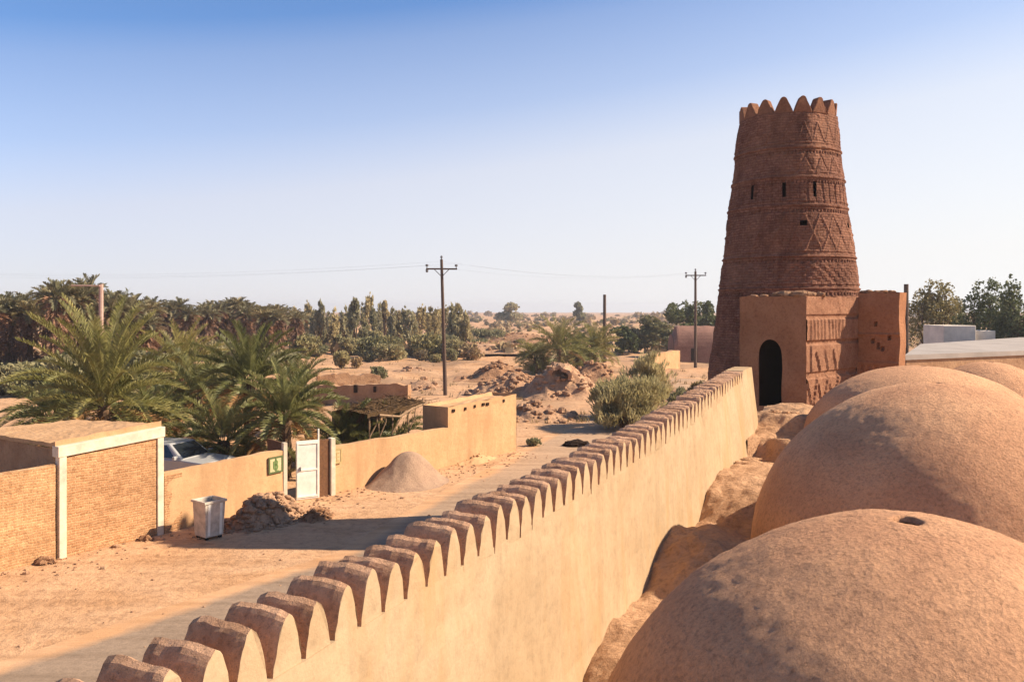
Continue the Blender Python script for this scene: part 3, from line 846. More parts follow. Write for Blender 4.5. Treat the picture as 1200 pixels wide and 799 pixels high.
# mud hut at the end
K = G(605, 529)
hut = empty('mud_hut', F, math.atan2((K-F).y, (K-F).x), 'plain sandy mud hut with a row of small holes under its roof edge', 'hut')
HL = (K-F).length; HD = 1.3
b_ = MB()
def hz_(x): return 2.27+.16*x/HL
b_.grid(40, 20, lambda u, v: Vector((HL*u, .02*nz(u*HL, v*3, 4, 1)+.01*nz(u*HL, v*3, 4, 5), -.2+(hz_(HL*u)+.2+(.05*nz(u*HL*1.5, 8) if v == 1 else 0))*v)))
b_.grid(12, 10, lambda u, v: Vector((HL+.02*nz(u*3, v*3), HD*u, -.2+(hz_(HL)+.2)*v)))
b_.grid(12, 10, lambda u, v: Vector((.0, HD*(1-u), -.2+(hz_(0)+.2)*v)))
b_.grid(20, 10, lambda u, v: Vector((HL*(1-u), HD, -.2+(hz_(HL*(1-u))+.2)*v)))
b_.grid(30, 12, lambda u, v: Vector((HL*u, HD*v, hz_(HL*u)-(.0 if v in (0, 1) else .12)+.04*nz(u*9, v*7))))
hw_ = b_.build('mud_wall', M['sandwall'], hut)
for px in (531, 545, 556, 566, 571, 590):
    k = (px-600)/1000; a = (K-F); t = (k*F.y-F.x)/(a.x-k*a.y)*HL
    w = .16 if px in (531, 566, 571) else .10
    b_ = MB(); b_.box((t, -.0, hz_(t)-.17+.02*math.sin(px)), (w, .08, .11)); b_.build('beam_hole', M['hole'], hut)
# brush shelter left of the hut
sh = empty('brush_shelter', F+Vector((-2.2, .8, 0)), SA, 'dark lean-to of dry brush on crooked branch posts beside the mud hut', 'shelter')
b_ = MB(); r = random.Random(12)
def shroof(u, v): return Vector((-1.2+3.4*u, .2+1.9*v, 2.0+.18*u+.12*v+.1*nz(u*4, v*4)+.05*nz(u*13, v*11)))
b_.grid(24, 24, shroof); b_.grid(24, 2, lambda u, v: shroof(u, 0)-Vector((0, .02, .16*v)))
for i in range(260):
    p = shroof(r.random(), r.random()**1.3)+Vector((0, 0, .03)); a = r.uniform(0, 6.28); l = r.uniform(.2, .6)
    q = p+Vector((math.cos(a)*l, math.sin(a)*l, r.uniform(-.15, .16))); b_.tube([p, q], .012, 3, False)
b_.build('brush_roof', M['thatch'], sh)
for (x, y, lx) in ((-1.0, .35, .12), (-.3, .3, -.15), (.2, .4, .25), (1.3, .3, -.1), (-1.0, 1.95, .05), (2.0, 1.95, 0)):
    b_ = MB(); b_.tube([(x, y, -.1), (x+lx*.6, y, .9), (x+lx, y+.05, 1.5), (x+lx*.5, y, 2.1)], [.05, .045, .04, .035], 6)
    if y < 1: b_.tube([(x+lx*.7, y, 1.1), (x+lx+.25, y-.1, 1.6), (x+lx+.3, y-.1, 2.1)], [.03, .025, .02], 5)
    b_.build('branch_post', M['branch'], sh)
b_ = MB(); b_.grid(8, 6, lambda u, v: Vector((-1.2+3.4*u, 2.15, -.1+2.1*v))); b_.build('back_wall', M['oldwall'], sh)
b_ = MB(); b_.tube([(-.6, .15, 1.92), (.5, .12, 1.75), (1.3, .15, 2.0), (2.1, .1, 2.16)], [.05, .05, .05, .04], 6); b_.build('beam', M['branch'], sh)

# ------------------------------------------------------------------ white bin
P = G(240, 634); P.z = 0
bn = empty('waste_bin', P+Vector((-.04, .42, 0)), R(-38), 'dented white metal bin with dark open top at the street wall', 'bin')
b_ = MB(); w = .60; h = 1.0
def bsec(z, k): return [(-w/2*k, -w/2*k, z), (w/2*k, -w/2*k, z), (w/2*k, w/2*k, z), (-w/2*k, w/2*k, z)]
vs = bsec(.06, .86)+bsec(h, 1.0)+bsec(h, .93)+bsec(.1, .80)
fs = [(3, 2, 1, 0), (12, 13, 14, 15)]
for i in range(4):
    j = (i+1) % 4; fs += [(i, j, j+4, i+4), (i+4, j+4, j+8, i+8), (i+8, j+8, j+12, i+12)]
b_.add(vs, fs); b_.build('bin_body', M['whitemetal_dirty'], bn, bevel=.012)
b_ = MB()
for s in ((0, -w/2-.012, w+.06, .03), (0, w/2+.012, w+.06, .03), (-w/2-.012, 0, .03, w), (w/2+.012, 0, .03, w)): b_.box((s[0], s[1], h-.03), (s[2], s[3], .06))
b_.build('rim', M['whitemetal_dirty'], bn)
for x in (-.17, .17):
    b_ = MB(); b_.add([(w*.43+.004, x-.035, .1), (w*.43+.004, x+.035, .1), (w/2+.006, x+.04, h-.08), (w/2+.006, x-.04, h-.08), (w*.43-.02, x-.035, .1), (w*.43-.02, x+.035, .1), (w/2-.02, x+.04, h-.08), (w/2-.02, x-.04, h-.08)], [(0, 1, 2, 3), (0, 3, 7, 4), (1, 5, 6, 2), (3, 2, 6, 7)])
    b_.build('stiffener', M['whitepaint'], bn)
for x in (-1, 1):
    for y in (-1, 1):
        b_ = MB(); b_.box((x*w*.33, y*w*.33, .03), (.07, .07, .08)); b_.build('foot', M['rubber'], bn)
b_ = MB(); b_.grid(6, 6, lambda u, v: Vector(((u-.5)*w*.9, (v-.5)*w*.9, h-.22+.1*nz(u*5, v*5, 3)))); b_.build('dark_inside', M['hole'], bn)  # near-black sheet stands in for the shaded inside of the bin

# ------------------------------------------------------------------ heaps
def heap(name, c, rx, ry, h, seed, mat, label, cat, stones=0, smin=.03, smax=.1, rough=.25, rz=0, peak=1.4, n=56, smooth=True, group=None, irr=.30):
    mb = MB(); r = random.Random(seed)
    def hf(x, y):
        q = math.sqrt((x/rx)**2+(y/ry)**2)
        q += irr*fbm(x/rx*1.1+seed*3.7, y/ry*1.1, seed, 1.0, 3)
        z = h*(.5+.5*math.cos(math.pi*min(1, max(0, q))))**(1.0 if peak > 1.35 else .9)
        m = sm(0, .35, z/h)
        z += m*h*rough*(.55*nz(x, y, seed, 1.5/max(rx, .3))+.45*nz(x, y, seed+4, 3.5/max(rx, .3))+.22*nz(x, y, seed, 9/max(rx, .3)))
        return z-.05
    mb.grid(n, n, lambda u, v: Vector(((u-.5)*2.3*rx, (v-.5)*2.3*ry, hf((u-.5)*2.3*rx, (v-.5)*2.3*ry))))
    for i in range(stones):
        a = r.uniform(0, 6.28); q = r.random()**.6*1.05
        x, y = math.cos(a)*q*rx, math.sin(a)*q*ry; s = r.uniform(smin, smax)*(1.3-.5*q)
        lump(mb, (x, y, hf(x, y)+s*.4), s, r.random()*50, (r.uniform(.8, 1.5), r.uniform(.8, 1.3), r.uniform(.5, .9)), 5, .5)
    o = mb.build(name, mat, smooth=smooth); o.location = (c[0], c[1], ground_z(c[0], c[1])); o.rotation_euler = (0, 0, rz)
    return tag(o, label, cat, group)
p = G(307, 610); heap('rubble_heap', p, 1.55, .95, .68, 3, M['mound'], 'lumpy brown rubble heap next to the white bin', 'heap', 520, .025, .10, .35, SA)
p = G(372, 606); heap('rubble_heap', p, .62, .45, .35, 6, M['dirt'], 'small low pile of brown clods in front of the white gate', 'heap', 60, .04, .09, .3, SA)
p = G(478, 566); heap('gravel_heap', p, 1.75, 1.3, 1.12, 9, M['gravel'], 'smooth pale grey gravel heap against the lane wall', 'heap', 0, rough=.06, rz=SA, peak=1.3, irr=.10)
p = G(560, 541); heap('sand_heap', p, 1.5, .55, .28, 11, M['sandwall'], 'thin drift of sand at the foot of the mud hut', 'heap', 20, .02, .05, .3, SA)
for px, py, s, lab in ((518, 543, .14, 'single dark stone on the lane beside the gravel heap'), (52, 661, .15, 'dark stone at the foot of the left brick wall'), (170, 634, .12, 'brown clod by the white pillar near the bin')):
    p = G(px, py); mb = MB(); lump(mb, (0, 0, s*.4), s, px, (1.3, 1, .7), 9, .5); lump(mb, (s*1.2, .02, s*.2), s*.55, px+4, (1.2, 1, .7), 7, .5)
    o = mb.build('stone', M['dirt']); o.location = (p.x, p.y, ground_z(p.x, p.y)); tag(o, lab, 'stone')
p = G(674, 523); mb = MB(); lump(mb, (0, 0, .12), .30, 5, (1.7, .8, .55), 10, .4); lump(mb, (.4, .1, .08), .2, 8, (1.5, .8, .6), 8, .4)
o = mb.build('dark_heap', M['hole']); o.location = (p.x, p.y, ground_z(p.x, p.y)); tag(o, 'low dark heap lying on the road beyond the merlons', 'scrap')  # low lumps in a plain near-black colour
# pebbles and clods strewn about
mb = MB(); r = random.Random(21)
for i in range(800):
    if i < 520:
        t = r.random(); p = L0+(K-L0)*t; q = p-SN*abs(r.gauss(0, .8))*1.0-SN*.05
    else: q = Vector((r.uniform(-13, 6), r.uniform(13, 44), 0))
    s = r.uniform(.012, .045)*(1.8 if r.random() < .06 else 1)
    lump(mb, (q.x, q.y, ground_z(q.x, q.y)+s*.3), s, r.random()*50, (1.2, 1, .7), 3, .4)
tag(mb.build('pebbles', M['mound']), 'small brown clods strewn along the street edge', 'pebbles', kind='stuff')

# ------------------------------------------------------------------ car behind the garden wall
def make_car():
    e = empty('parked_car', (XD(206, 29.4), 29.4, 0), R(-18), 'white car parked under the palms behind the low garden wall', 'car')
    S = [(-2.1, .35), (-2.12, .75), (-2.0, .93), (-1.55, .98), (-1.15, 1.42), (-.9, 1.47), (.1, 1.47), (.3, 1.42), (.85, .98), (1.75, .90), (2.05, .78), (2.12, .55), (2.08, .33)]
    low = [(x, z) for x, z in S if z <= .99]
    b_ = MB()
    body = [(-2.1, .33), (-2.12, .75), (-2.0, .93), (-1.55, .98), (.85, .98), (1.75, .91), (2.05, .80), (2.12, .55), (2.08, .33), (1.72, .33), (1.6, .60), (1.3, .68), (1.0, .60), (.88, .33), (-.95, .33), (-1.07, .60), (-1.35, .68), (-1.65, .60), (-1.75, .33)]
    b_.prism(body, -.82, .82); body_o = b_.build('body', M['carwhite_shaded'], e, bevel=.05)
    b_ = MB()
    lowr = [(-1.6, .97), (.85, .97)]
    x0, x1, tx0, tx1 = -1.6, .9, -1.1, .25
    b_.add([(x0, -.78, .96), (x1, -.78, .96), (x1, .78, .96), (x0, .78, .96), (tx0, -.62, 1.46), (tx1, -.62, 1.46), (tx1, .62, 1.46), (tx0, .62, 1.46)], [(4, 5, 6, 7), (0, 1, 5, 4), (1, 2, 6, 5), (2, 3, 7, 6), (3, 0, 4, 7)])
    b_.build('cabin', M['carwhite_shaded'], e, bevel=.05)
    b_ = MB()
    def lerp(a, b, t): return tuple(a[i]+(b[i]-a[i])*t for i in range(3))
    def quad(q, i, off):
        c = [lerp(lerp(q[0], q[1], u), lerp(q[3], q[2], u), v) for u, v in ((i, i*1.3), (1-i, i*1.3), (1-i, 1-i*1.3), (i, 1-i*1.3))]
        b_.add([tuple(Vector(p)+Vector(off)) for p in c], [(0, 1, 2, 3)])
    quad([(x1, -.78, .96), (x1, .78, .96), (tx1, .62, 1.46), (tx1, -.62, 1.46)], .07, (.012, 0, .01)); b_.build('windscreen', M['glass'], e)
    b_ = MB(); quad([(x0, -.78, .96), (x0, .78, .96), (tx0, .62, 1.46), (tx0, -.62, 1.46)], .07, (-.012, 0, .01)); b_.build('rear_window', M['glass'], e)
    for sg in (-1, 1):
        for a, b in ((.06, .46), (.5, .93)):
            b_ = MB(); q0 = lerp((x0, .78*sg, .96), (x1, .78*sg, .96), a); q1 = lerp((x0, .78*sg, .96), (x1, .78*sg, .96), b)
            t0 = lerp((tx0, .62*sg, 1.46), (tx1, .62*sg, 1.46), a); t1 = lerp((tx0, .62*sg, 1.46), (tx1, .62*sg, 1.46), b)
            quad([q0, q1, t1, t0], .08, (0, .012*sg, .006)); b_.build('side_window', M['glass'], e)
        b_ = MB(); b_.box((2.06, .6*sg, .70), (.08, .3, .14)); b_.build('headlight', M['lamp'], e, bevel=.02)
        b_ = MB(); b_.box((.72, .92*sg, 1.05), (.1, .18, .12)); b_.build('mirror', M['carwhite_shaded'], e, bevel=.02)
        for wx in (1.3, -1.35):
            b_ = MB(); n = 20
            for y0, y1, rr in ((.62, .80, .31),):
                ring = [(wx+math.cos(k*2*math.pi/n)*rr, .31+math.sin(k*2*math.pi/n)*rr) for k in range(n)]
                b_.add([(x, y0*sg, z) for x, z in ring]+[(x, y1*sg, z) for x, z in ring], [list(range(n)), list(range(n, 2*n))]+[[i, i+n, (i+1) % n+n, (i+1) % n] for i in range(n)])
            wo = b_.build('wheel', M['rubber'], e)
            b_ = MB(); ring = [(wx+math.cos(k*2*math.pi/n)*.19, .31+math.sin(k*2*math.pi/n)*.19) for k in range(n)]
            b_.add([(x, .806*sg, z) for x, z in ring]+[(wx, .79*sg, .31)], [[i, (i+1) % n, n] for i in range(n)]); b_.build('rim', M['steel'], wo)
    b_ = MB(); b_.box((2.10, 0, .45), (.10, 1.6, .16)); b_.build('bumper', M['carwhite_shaded'], e, bevel=.03)
make_car()

# ------------------------------------------------------------------ utility poles
def pole(base, h, r0, r1, mat, label, arm=None, lean=0, name='utility_pole', armrot=0.0, one=False):
    e = empty(name, base, 0, label, 'pole')
    b_ = MB(); b_.tube([(0, 0, -.3), (lean*.5, 0, h*.5), (lean, 0, h)], [r0, (r0+r1)/2, r1], 9); b_.build('mast', mat, e)
    if arm:
        L, za = arm; rm = Matrix.Rotation(armrot, 3, 'Z'); c = Vector((lean*za/h, -.14, za))
        tl = .02*L
        b_ = MB()
        if one: b_.tube([c, c+Vector((-L, 0, .02))], .05, 6)
        else: b_.box(c, (L, .09, .11), armrot, None)
        b_.build('crossarm', mat, e)
        if not one:
            for t in (-.47, .47):
                q = c+rm @ Vector((L*t, 0, .05)); b_ = MB()
                b_.tube([q, q+Vector((0, 0, .12)), q+Vector((0, 0, .13)), q+Vector((0, 0, .24)), q+Vector((0, 0, .28))], [.03, .03, .10, .11, .05], 8); b_.build('insulator', M['insulator'], e)
                if t < 0:
                    b_ = MB(); b_.tube([q+Vector((0, 0, -.1)), q+Vector((0, 0, -.3))], [.10, .08], 8); b_.build('insulator', M['insulator'], e)
            q = Vector((lean, 0, h)); b_ = MB(); b_.tube([q, q+Vector((0, 0, .1)), q+Vector((0, 0, .11)), q+Vector((0, 0, .26))], [.04, .04, .1, .06], 8); b_.build('insulator', M['insulator'], e)
            for sg in (-1, 1):
                b_ = MB(); b_.tube([c+rm @ Vector((sg*L*.25, .05, 0)), Vector((lean*.9, -.05, za-.55))], .025, 5); b_.build('brace', mat, e)
    return e
b1 = G(522, 461); pole((b1.x, b1.y, ground_z(b1.x, b1.y)), ZD(304, b1.y)-ground_z(b1.x, b1.y), .15, .10, M['polewood'], 'tall dark wooden pole with crossarm standing on the open sand', (2.2, ZD(313, b1.y)), -.28, armrot=R(6))
b2 = G(815, 431); pole((b2.x, b2.y, ground_z(b2.x, b2.y)), ZD(318, b2.y), .17, .11, M['polewood'], 'farther pole with crossarm standing left of the tower', (2.1, ZD(323, b2.y)), 0)
b3 = G(708.5, 427); pole((b3.x, b3.y, ground_z(b3.x, b3.y)), ZD(348, b3.y), .2, .16, M['polewood'], 'bare post without crossarm rising behind the feathery bush')
pole((XD(1062, 46), 46, 0), ZD(333, 46), .13, .12, M['polewood'], 'bare wooden post just right of the tower before the dark trees')
pole((XD(118.5, 48), 48, 0), ZD(333, 48), .13, .12, M['polepale'], 'pale pinkish post with a single arm among the left palms', (1.6, ZD(335, 48)), 0, one=True)
def wire(a, b, sag, label):
    mb = MB(); pts = []
    for i in range(25):
        t = i/24; p = Vector(a)*(1-t)+Vector(b)*t; p.z -= sag*4*t*(1-t); pts.append(p)
    mb.tube(pts, .0026, 4, False); tag(mb.build('power_line', M['insulator']), label, 'wire', 'power lines between the poles')
far = Vector((-62, 78, 9.6))
for dx, dz in ((-1.3, .1), (.75, .25), (-.28, .4)):
    a = Vector((b1.x+dx, b1.y-.1, ZD(313, b1.y)+dz)); wire(a, far+Vector((dx, 0, dz)), .9, 'thin dark wire running left from the crossarm pole')
for dx, dz in ((-1.3, .1), (.75, .25), (-.28, .4)):
    a = Vector((b1.x+dx, b1.y-.1, ZD(313, b1.y)+dz)); wire(a, Vector((b2.x+dx, b2.y-.1, ZD(323, b2.y)+.2+dz*.3)), .7, 'thin dark wire between the two crossarm poles')

# ------------------------------------------------------------------ plants
def frond(mb, base, az, el, L, droop, nl, lw, ll, rnd, r0=.02, fold=.75):
    p = Vector(base); pts = [p.copy()]; n = 12; dirs = []
    a = az
    for i in range(n):
        t = i/n; e = el-droop*t**1.4
        a += rnd.uniform(-.02, .02)
        d = Vector((math.cos(a)*math.cos(e), math.sin(a)*math.cos(e), math.sin(e))); dirs.append(d)
        p = p+d*(L/n); pts.append(p.copy())
    dirs.append(dirs[-1])
    mb.tube(pts, [r0*(1-.8*i/n) for i in range(n+1)], 3, False)
    side0 = Vector((-math.sin(az), math.cos(az), 0))
    for k in range(nl):
        t = .14+.86*k/(nl-1); f = t*n; i = min(int(f), n-1); q = pts[i].lerp(pts[i+1], f-i); d = dirs[i]
        up = side0.cross(d); up = up if up.z > 0 else -up
        l = ll*(.45+1.0*math.sin(math.pi*min(1, .12+t*.80))**.8)*(1-.35*t)*rnd.uniform(.85, 1.1)
        for sg in (-1, 1):
            w = (side0*sg*.75+d*rnd.uniform(.7, 1.2)+up*fold*rnd.uniform(.6, 1.3)).normalized()
            tip = q+w*l-Vector((0, 0, l*.12)); wd = d*lw*.5
            mid = q+w*l*.45
            mb.add([q-wd*.5, q+wd*.5, mid+wd, tip, mid-wd], [(0, 1, 2, 3, 4)])
def make_palm(name, loc, crown_z, L, nf, seed, label, nl=44, lw=.045, ll=.55, eb=(88, -12), trunk=.2, dead=10, mats=None, group=None, up_bias=1.0, suckers=0):
    r = random.Random(seed); e = empty(name, loc, 0, label, 'palm tree', group)
    mt = mats or (M['frond'], M['frond_dry'], M['bark'])
    t_ = MB(); n = 12
    t_.tube([(0+.05*nz(i, seed), .05*nz(i+3, seed), -.3+(crown_z+.4)*i/n) for i in range(n+1)], [trunk*(1.15+.15*(i % 2)-.1*i/n) for i in range(n+1)], 10); t_.build('trunk', mt[2], e)
    c_ = MB()
    for i in range(nf):
        k = (i+.5)/nf; az = i*2.39996+r.uniform(-.25, .25)
        el = R(eb[0]+(eb[1]-eb[0])*k**(1.15*up_bias)+r.uniform(-6, 6))
        frond(c_, (math.cos(az)*trunk*.6, math.sin(az)*trunk*.6, crown_z+.1*(1-k)), az, el, L*r.uniform(.82, 1.08)*(1-.12*k), R(r.uniform(28, 62))+R(25)*k, nl, lw, ll, r)
    for s in range(suckers):
        a = r.uniform(0, 6.28); d = r.uniform(.3, .9)
        for i in range(9):
            az = i*2.4+a; frond(c_, (math.cos(a)*d, math.sin(a)*d, .05), az, R(r.uniform(25, 80)), L*r.uniform(.45, .7), R(r.uniform(30, 60)), nl//2, lw, ll*.8, r)
    c_.build('crown', mt[0], e)
    if dead:
        d_ = MB()
        for i in range(dead):
            az = r.uniform(0, 6.28)
            frond(d_, (math.cos(az)*trunk, math.sin(az)*trunk, crown_z-r.uniform(.0, .5)), az, R(r.uniform(-35, 5)), L*r.uniform(.5, .85), R(r.uniform(25, 60)), nl//2, lw*1.1, ll*.75, r)
        d_.build('dead_fronds', mt[1], e)
    return e
GP = 'date palms behind the street walls'
def palm_at(px, d, ccy, tipy, seed, label, **kw):
    cz = ZD(ccy, d); tz = ZD(tipy, d); L = (tz-cz)*1.08
    return make_palm('date_palm', (XD(px, d), d, 0), max(.3, cz), L, kw.pop('nf', 34), seed, label, group=GP, ll=kw.pop('ll', L*.19), **kw)
palm_at(122, 31, 478, 352, 1, 'big date palm with upright fountain crown rising behind the brick house roof', nf=56, dead=26, suckers=4, nl=64, ll=.44, up_bias=1.25)
palm_at(292, 35, 452, 374, 2, 'date palm with bushy crown behind the white car', nf=40, dead=24, nl=56, ll=.42, eb=(85, -25))
palm_at(334, 30.5, 492, 424, 3, 'date palm leaning over the white gate', nf=38, dead=18, nl=50, ll=.38, eb=(85, -20), suckers=2)
palm_at(405, 33.5, 530, 470, 4, 'low leafy palm clump behind the lane wall', nf=34, dead=8, nl=44, ll=.38, eb=(85, 5), suckers=4)
palm_at(455, 35.5, 525, 474, 5, 'low leafy palm clump in front of the brush shelter', nf=28, dead=8, nl=42, ll=.36, eb=(85, 0), suckers=3)
palm_at(232, 38, 468, 395, 6, 'drooping date palm left of the bushy palm', nf=34, dead=26, nl=50, ll=.44, eb=(80, -30))
palm_at(212, 46, 440, 376, 7, 'small bright date palm behind the drooping palm', nf=34, dead=14, nl=46, ll=.46)
palm_at(262, 31, 520, 450, 8, 'shaggy low palm beside the white car', nf=30, dead=30, nl=44, ll=.38, eb=(75, -30), suckers=2)
palm_at(60, 34, 492, 432, 9, 'low spreading palm at the far left behind the house roof', nf=30, dead=16, nl=44, ll=.38, eb=(75, -20), suckers=3)
palm_at(175, 33, 498, 440, 10, 'low yellowish palm right of the big fountain palm', nf=30, dead=26, nl=44, ll=.38, eb=(75, -25), suckers=2)
palm_at(350, 41, 462, 415, 11, 'thin palm right behind the palm at the gate', nf=26, dead=10, nl=44, ll=.38)
GR = 'date palms beside the rubble mounds'
def palm_r(px, d, ccy, tipy, seed, label, **kw):
    cz = ZD(ccy, d)-ground_z(XD(px, d), d); L = (ZD(tipy, d)-ZD(ccy, d))*1.08
    make_palm('date_palm', (XD(px, d), d, ground_z(XD(px, d), d)), max(.3, cz), L, 30, seed, label, group=GR, nl=30, lw=.07, ll=.7, **kw)
palm_r(655, 84, 410, 368, 31, 'upright palm standing above the rubble mound', dead=8, suckers=3)
palm_r(697, 88, 412, 376, 32, 'palm half hidden by the bare post', dead=6, suckers=2)
palm_r(628, 86, 420, 395, 33, 'low dark palm at the left of the rubble mound palms', dead=8, suckers=3, eb=(70, -20))
palm_r(676, 86, 420, 388, 34, 'low dense palm between the two upright mound palms', dead=6, suckers=3)

def leaves(mb, blobs, n, size, rnd, asp=1.0, up=0.0, thr=-.15, ns=1.2, shell=.55):
    tot = sum(b[1][0]*b[1][1]*b[1][2] for b in blobs)
    for c, rr in blobs:
        k = int(n*rr[0]*rr[1]*rr[2]/tot)+1
        for i in range(k):
            d = Vector((rnd.gauss(0, 1), rnd.gauss(0, 1), rnd.gauss(0, 1))).normalized()
            q = rnd.random()**(1/3.0) if rnd.random() > shell else rnd.uniform(.72, 1.06)
            q *= 1+.28*mn.noise(d*2.2+Vector(c))
            p = Vector(c)+Vector((d.x*rr[0]*q, d.y*rr[1]*q, d.z*rr[2]*q))
            if mn.noise(p*ns) < thr: continue
            if p.z < .02: continue
            s = size*rnd.uniform(.6, 1.35)
            a = Vector((rnd.gauss(0, 1), rnd.gauss(0, 1), rnd.gauss(0, 1)))
            if up: a = a*(1-up)*.6+(Vector((d.x*.5, d.y*.5, 1)))*up
            a.normalize(); b = a.cross(Vector((rnd.gauss(0, 1), rnd.gauss(0, 1), rnd.gauss(0, 1)))).normalized()
            a *= s*asp; b *= s*.5
            mb.add([p-a*.5-b*.4, p-a*.1-b, p+a*.5, p-a*.1+b], [(0, 1, 2, 3)])
def limbs(mb, h, blobs, r0, rnd, trunk_h):
    top = Vector((rnd.uniform(-.1, .1)*h*.3, rnd.uniform(-.1, .1)*h*.3, trunk_h))
    mb.tube([(0, 0, -.3), top*.5, top], [r0*1.2, r0, r0*.8], 7)
    for c, rr in blobs:
        c = Vector(c); m = top.lerp(c, .5)+Vector((rnd.uniform(-.2, .2), rnd.uniform(-.2, .2), .1))
        mb.tube([top, m, c], [r0*.6, r0*.4, r0*.15], 5)
        for k in range(3):
            q = c+Vector((rnd.uniform(-1, 1)*rr[0], rnd.uniform(-1, 1)*rr[1], rnd.uniform(0, 1)*rr[2]))*.8
            mb.tube([m.lerp(c, .5), q], [r0*.2, r0*.06], 4)
def make_tree(name, loc, w, h, seed, mat, label, cat='tree', n=5000, size=.14, nb=9, trunk_h=.25, asp=1.0, up=0.0, group=None, thr=-.15, cone=0.0, low=.3):
    r = random.Random(seed); e = empty(name, loc, r.uniform(0, .4), label, cat, group)
    blobs = []
    for i in range(nb):
        a = i*2.4+r.uniform(-.5, .5); q = r.random()**.6; zz = low+(.86-low)*r.random()
        sp = (1-cone*zz)*(1-.25*abs(zz-.55))
        blobs.append(((math.cos(a)*q*w*.34*sp, math.sin(a)*q*w*.34*sp, h*zz), (w*r.uniform(.15, .25)*sp, w*r.uniform(.15, .25)*sp, h*r.uniform(.10, .19))))
    blobs.append(((0, 0, h*.80), (w*.17*(1-cone*.5), w*.17*(1-cone*.5), h*.19)))
    t_ = MB(); limbs(t_, h, blobs, max(.04, h*.022), r, h*trunk_h); t_.build('trunk', M['bark'], e)
    c_ = MB(); leaves(c_, blobs, n, size, r, asp, up, thr, 2.2/max(w*.35, .4)); c_.build('crown', mat, e)
    return e
def make_bush(name, loc, w, h, seed, mat, label, n=900, size=.12, asp=2.2, up=.6, nb=7, group=None, cat='shrub', thr=-.25):
    r = random.Random(seed); e = empty(name, loc, 0, label, cat, group)
    blobs = [((0, 0, h*.40), (w*.28, w*.28, h*.36))]
    for i in range(nb):
        a = i*2.4+r.uniform(-.5, .5); q = r.uniform(.25, .8)
        blobs.append(((math.cos(a)*q*w*.36, math.sin(a)*q*w*.36, h*r.uniform(.22, .78)*(1-.25*q)), (w*r.uniform(.11, .20), w*r.uniform(.11, .20), h*r.uniform(.14, .26))))
    t_ = MB()
    for c, rr in blobs: t_.tube([(0, 0, -.1), Vector(c)*.55+Vector((0, 0, .05)), c], [.03*h/2+.01, .02*h/2+.008, .006], 4, False)
    t_.build('stems', M['bark'], e)
    c_ = MB(); leaves(c_, blobs, n, size, r, asp, up, thr, 2.5/max(w*.4, .4)); c_.build('foliage', mat, e)
    return e
def gz(x, y): return Vector((x, y, ground_z(x, y)))
# feathery bushes in the middle
d = 43; make_bush('tamarisk_bush', gz(XD(730, d), d), 5.3, ZD(425, d), 5, M['tamarisk'], 'broad grey green feathery bush on the sand behind the merlons', 21000, .062, 5.0, .62, 20, thr=-.08)
d = 47; make_bush('tamarisk_bush', gz(XD(757, d), d), 3.6, ZD(397, d), 6, M['tamarisk'], 'taller pale wispy bush behind the broad feathery bush', 9000, .062, 5.4, .72, 16, thr=-.02)
d = 45; make_bush('tamarisk_bush', gz(XD(795, d), d), 2.2, ZD(447, d), 7, M['greyscrub'], 'small rounded bush right of the feathery bushes', 4000, .085, 3, .6, 8)
d = 52; make_bush('tamarisk_bush', gz(XD(822, d), d), 2.4, ZD(438, d), 8, M['drygrass'], 'low dry yellow bush at the left foot of the tower', 3000, .09, 3.5, .7, 8)
d = 37; p = G(625, 523); make_bush('small_shrub', gz(p.x, p.y), 1.0, .42, 9, M['greyscrub'], 'tiny green shrub on the sand right of the mud hut', 700, .07, 2, .5, 6)

# trees beyond: right of the tower
def tree_px(name, px, d, topy, wpx, seed, mat, label, base_z=None, **kw):
    x = XD(px, d); z = ground_z(x, d) if base_z is None else base_z
    return make_tree(name, (x, d, z), wpx*d/1000, ZD(topy, d)-z, seed, mat, label, **kw)
tree_px('leafy_tree', 1092, 66, 324, 62, 41, M['tree_olive'], 'olive green tree with thin wispy top right of the tower', n=9000, size=.17, nb=14, thr=-.05, low=.25, trunk_h=.18)
tree_px('leafy_tree', 1148, 64, 328, 66, 42, M['tree_dark'], 'dark round tree behind the low white building', n=11000, size=.17, nb=14, low=.2, trunk_h=.15)
tree_px('leafy_tree', 1186, 62, 322, 56, 43, M['tree_dark'], 'tall dark tree at the right edge of the row', n=9000, size=.17, nb=13, low=.2, trunk_h=.15)
tree_px('leafy_tree', 1228, 62, 316, 70, 44, M['tree_dark'], 'dark tree cut off by the right edge', n=8000, size=.18, nb=12, low=.2, trunk_h=.15)
tree_px('leafy_tree', 1118, 75, 345, 60, 45, M['tree_olive'], 'lower olive tree filling the gap between the right hand trees', n=7000, size=.19, nb=12, low=.15, trunk_h=.15)
tree_px('leafy_tree', 1170, 78, 340, 80, 46, M['tree_dark'], 'dark low tree behind the row right of the white building', n=7000, size=.19, nb=12, low=.12, trunk_h=.12)
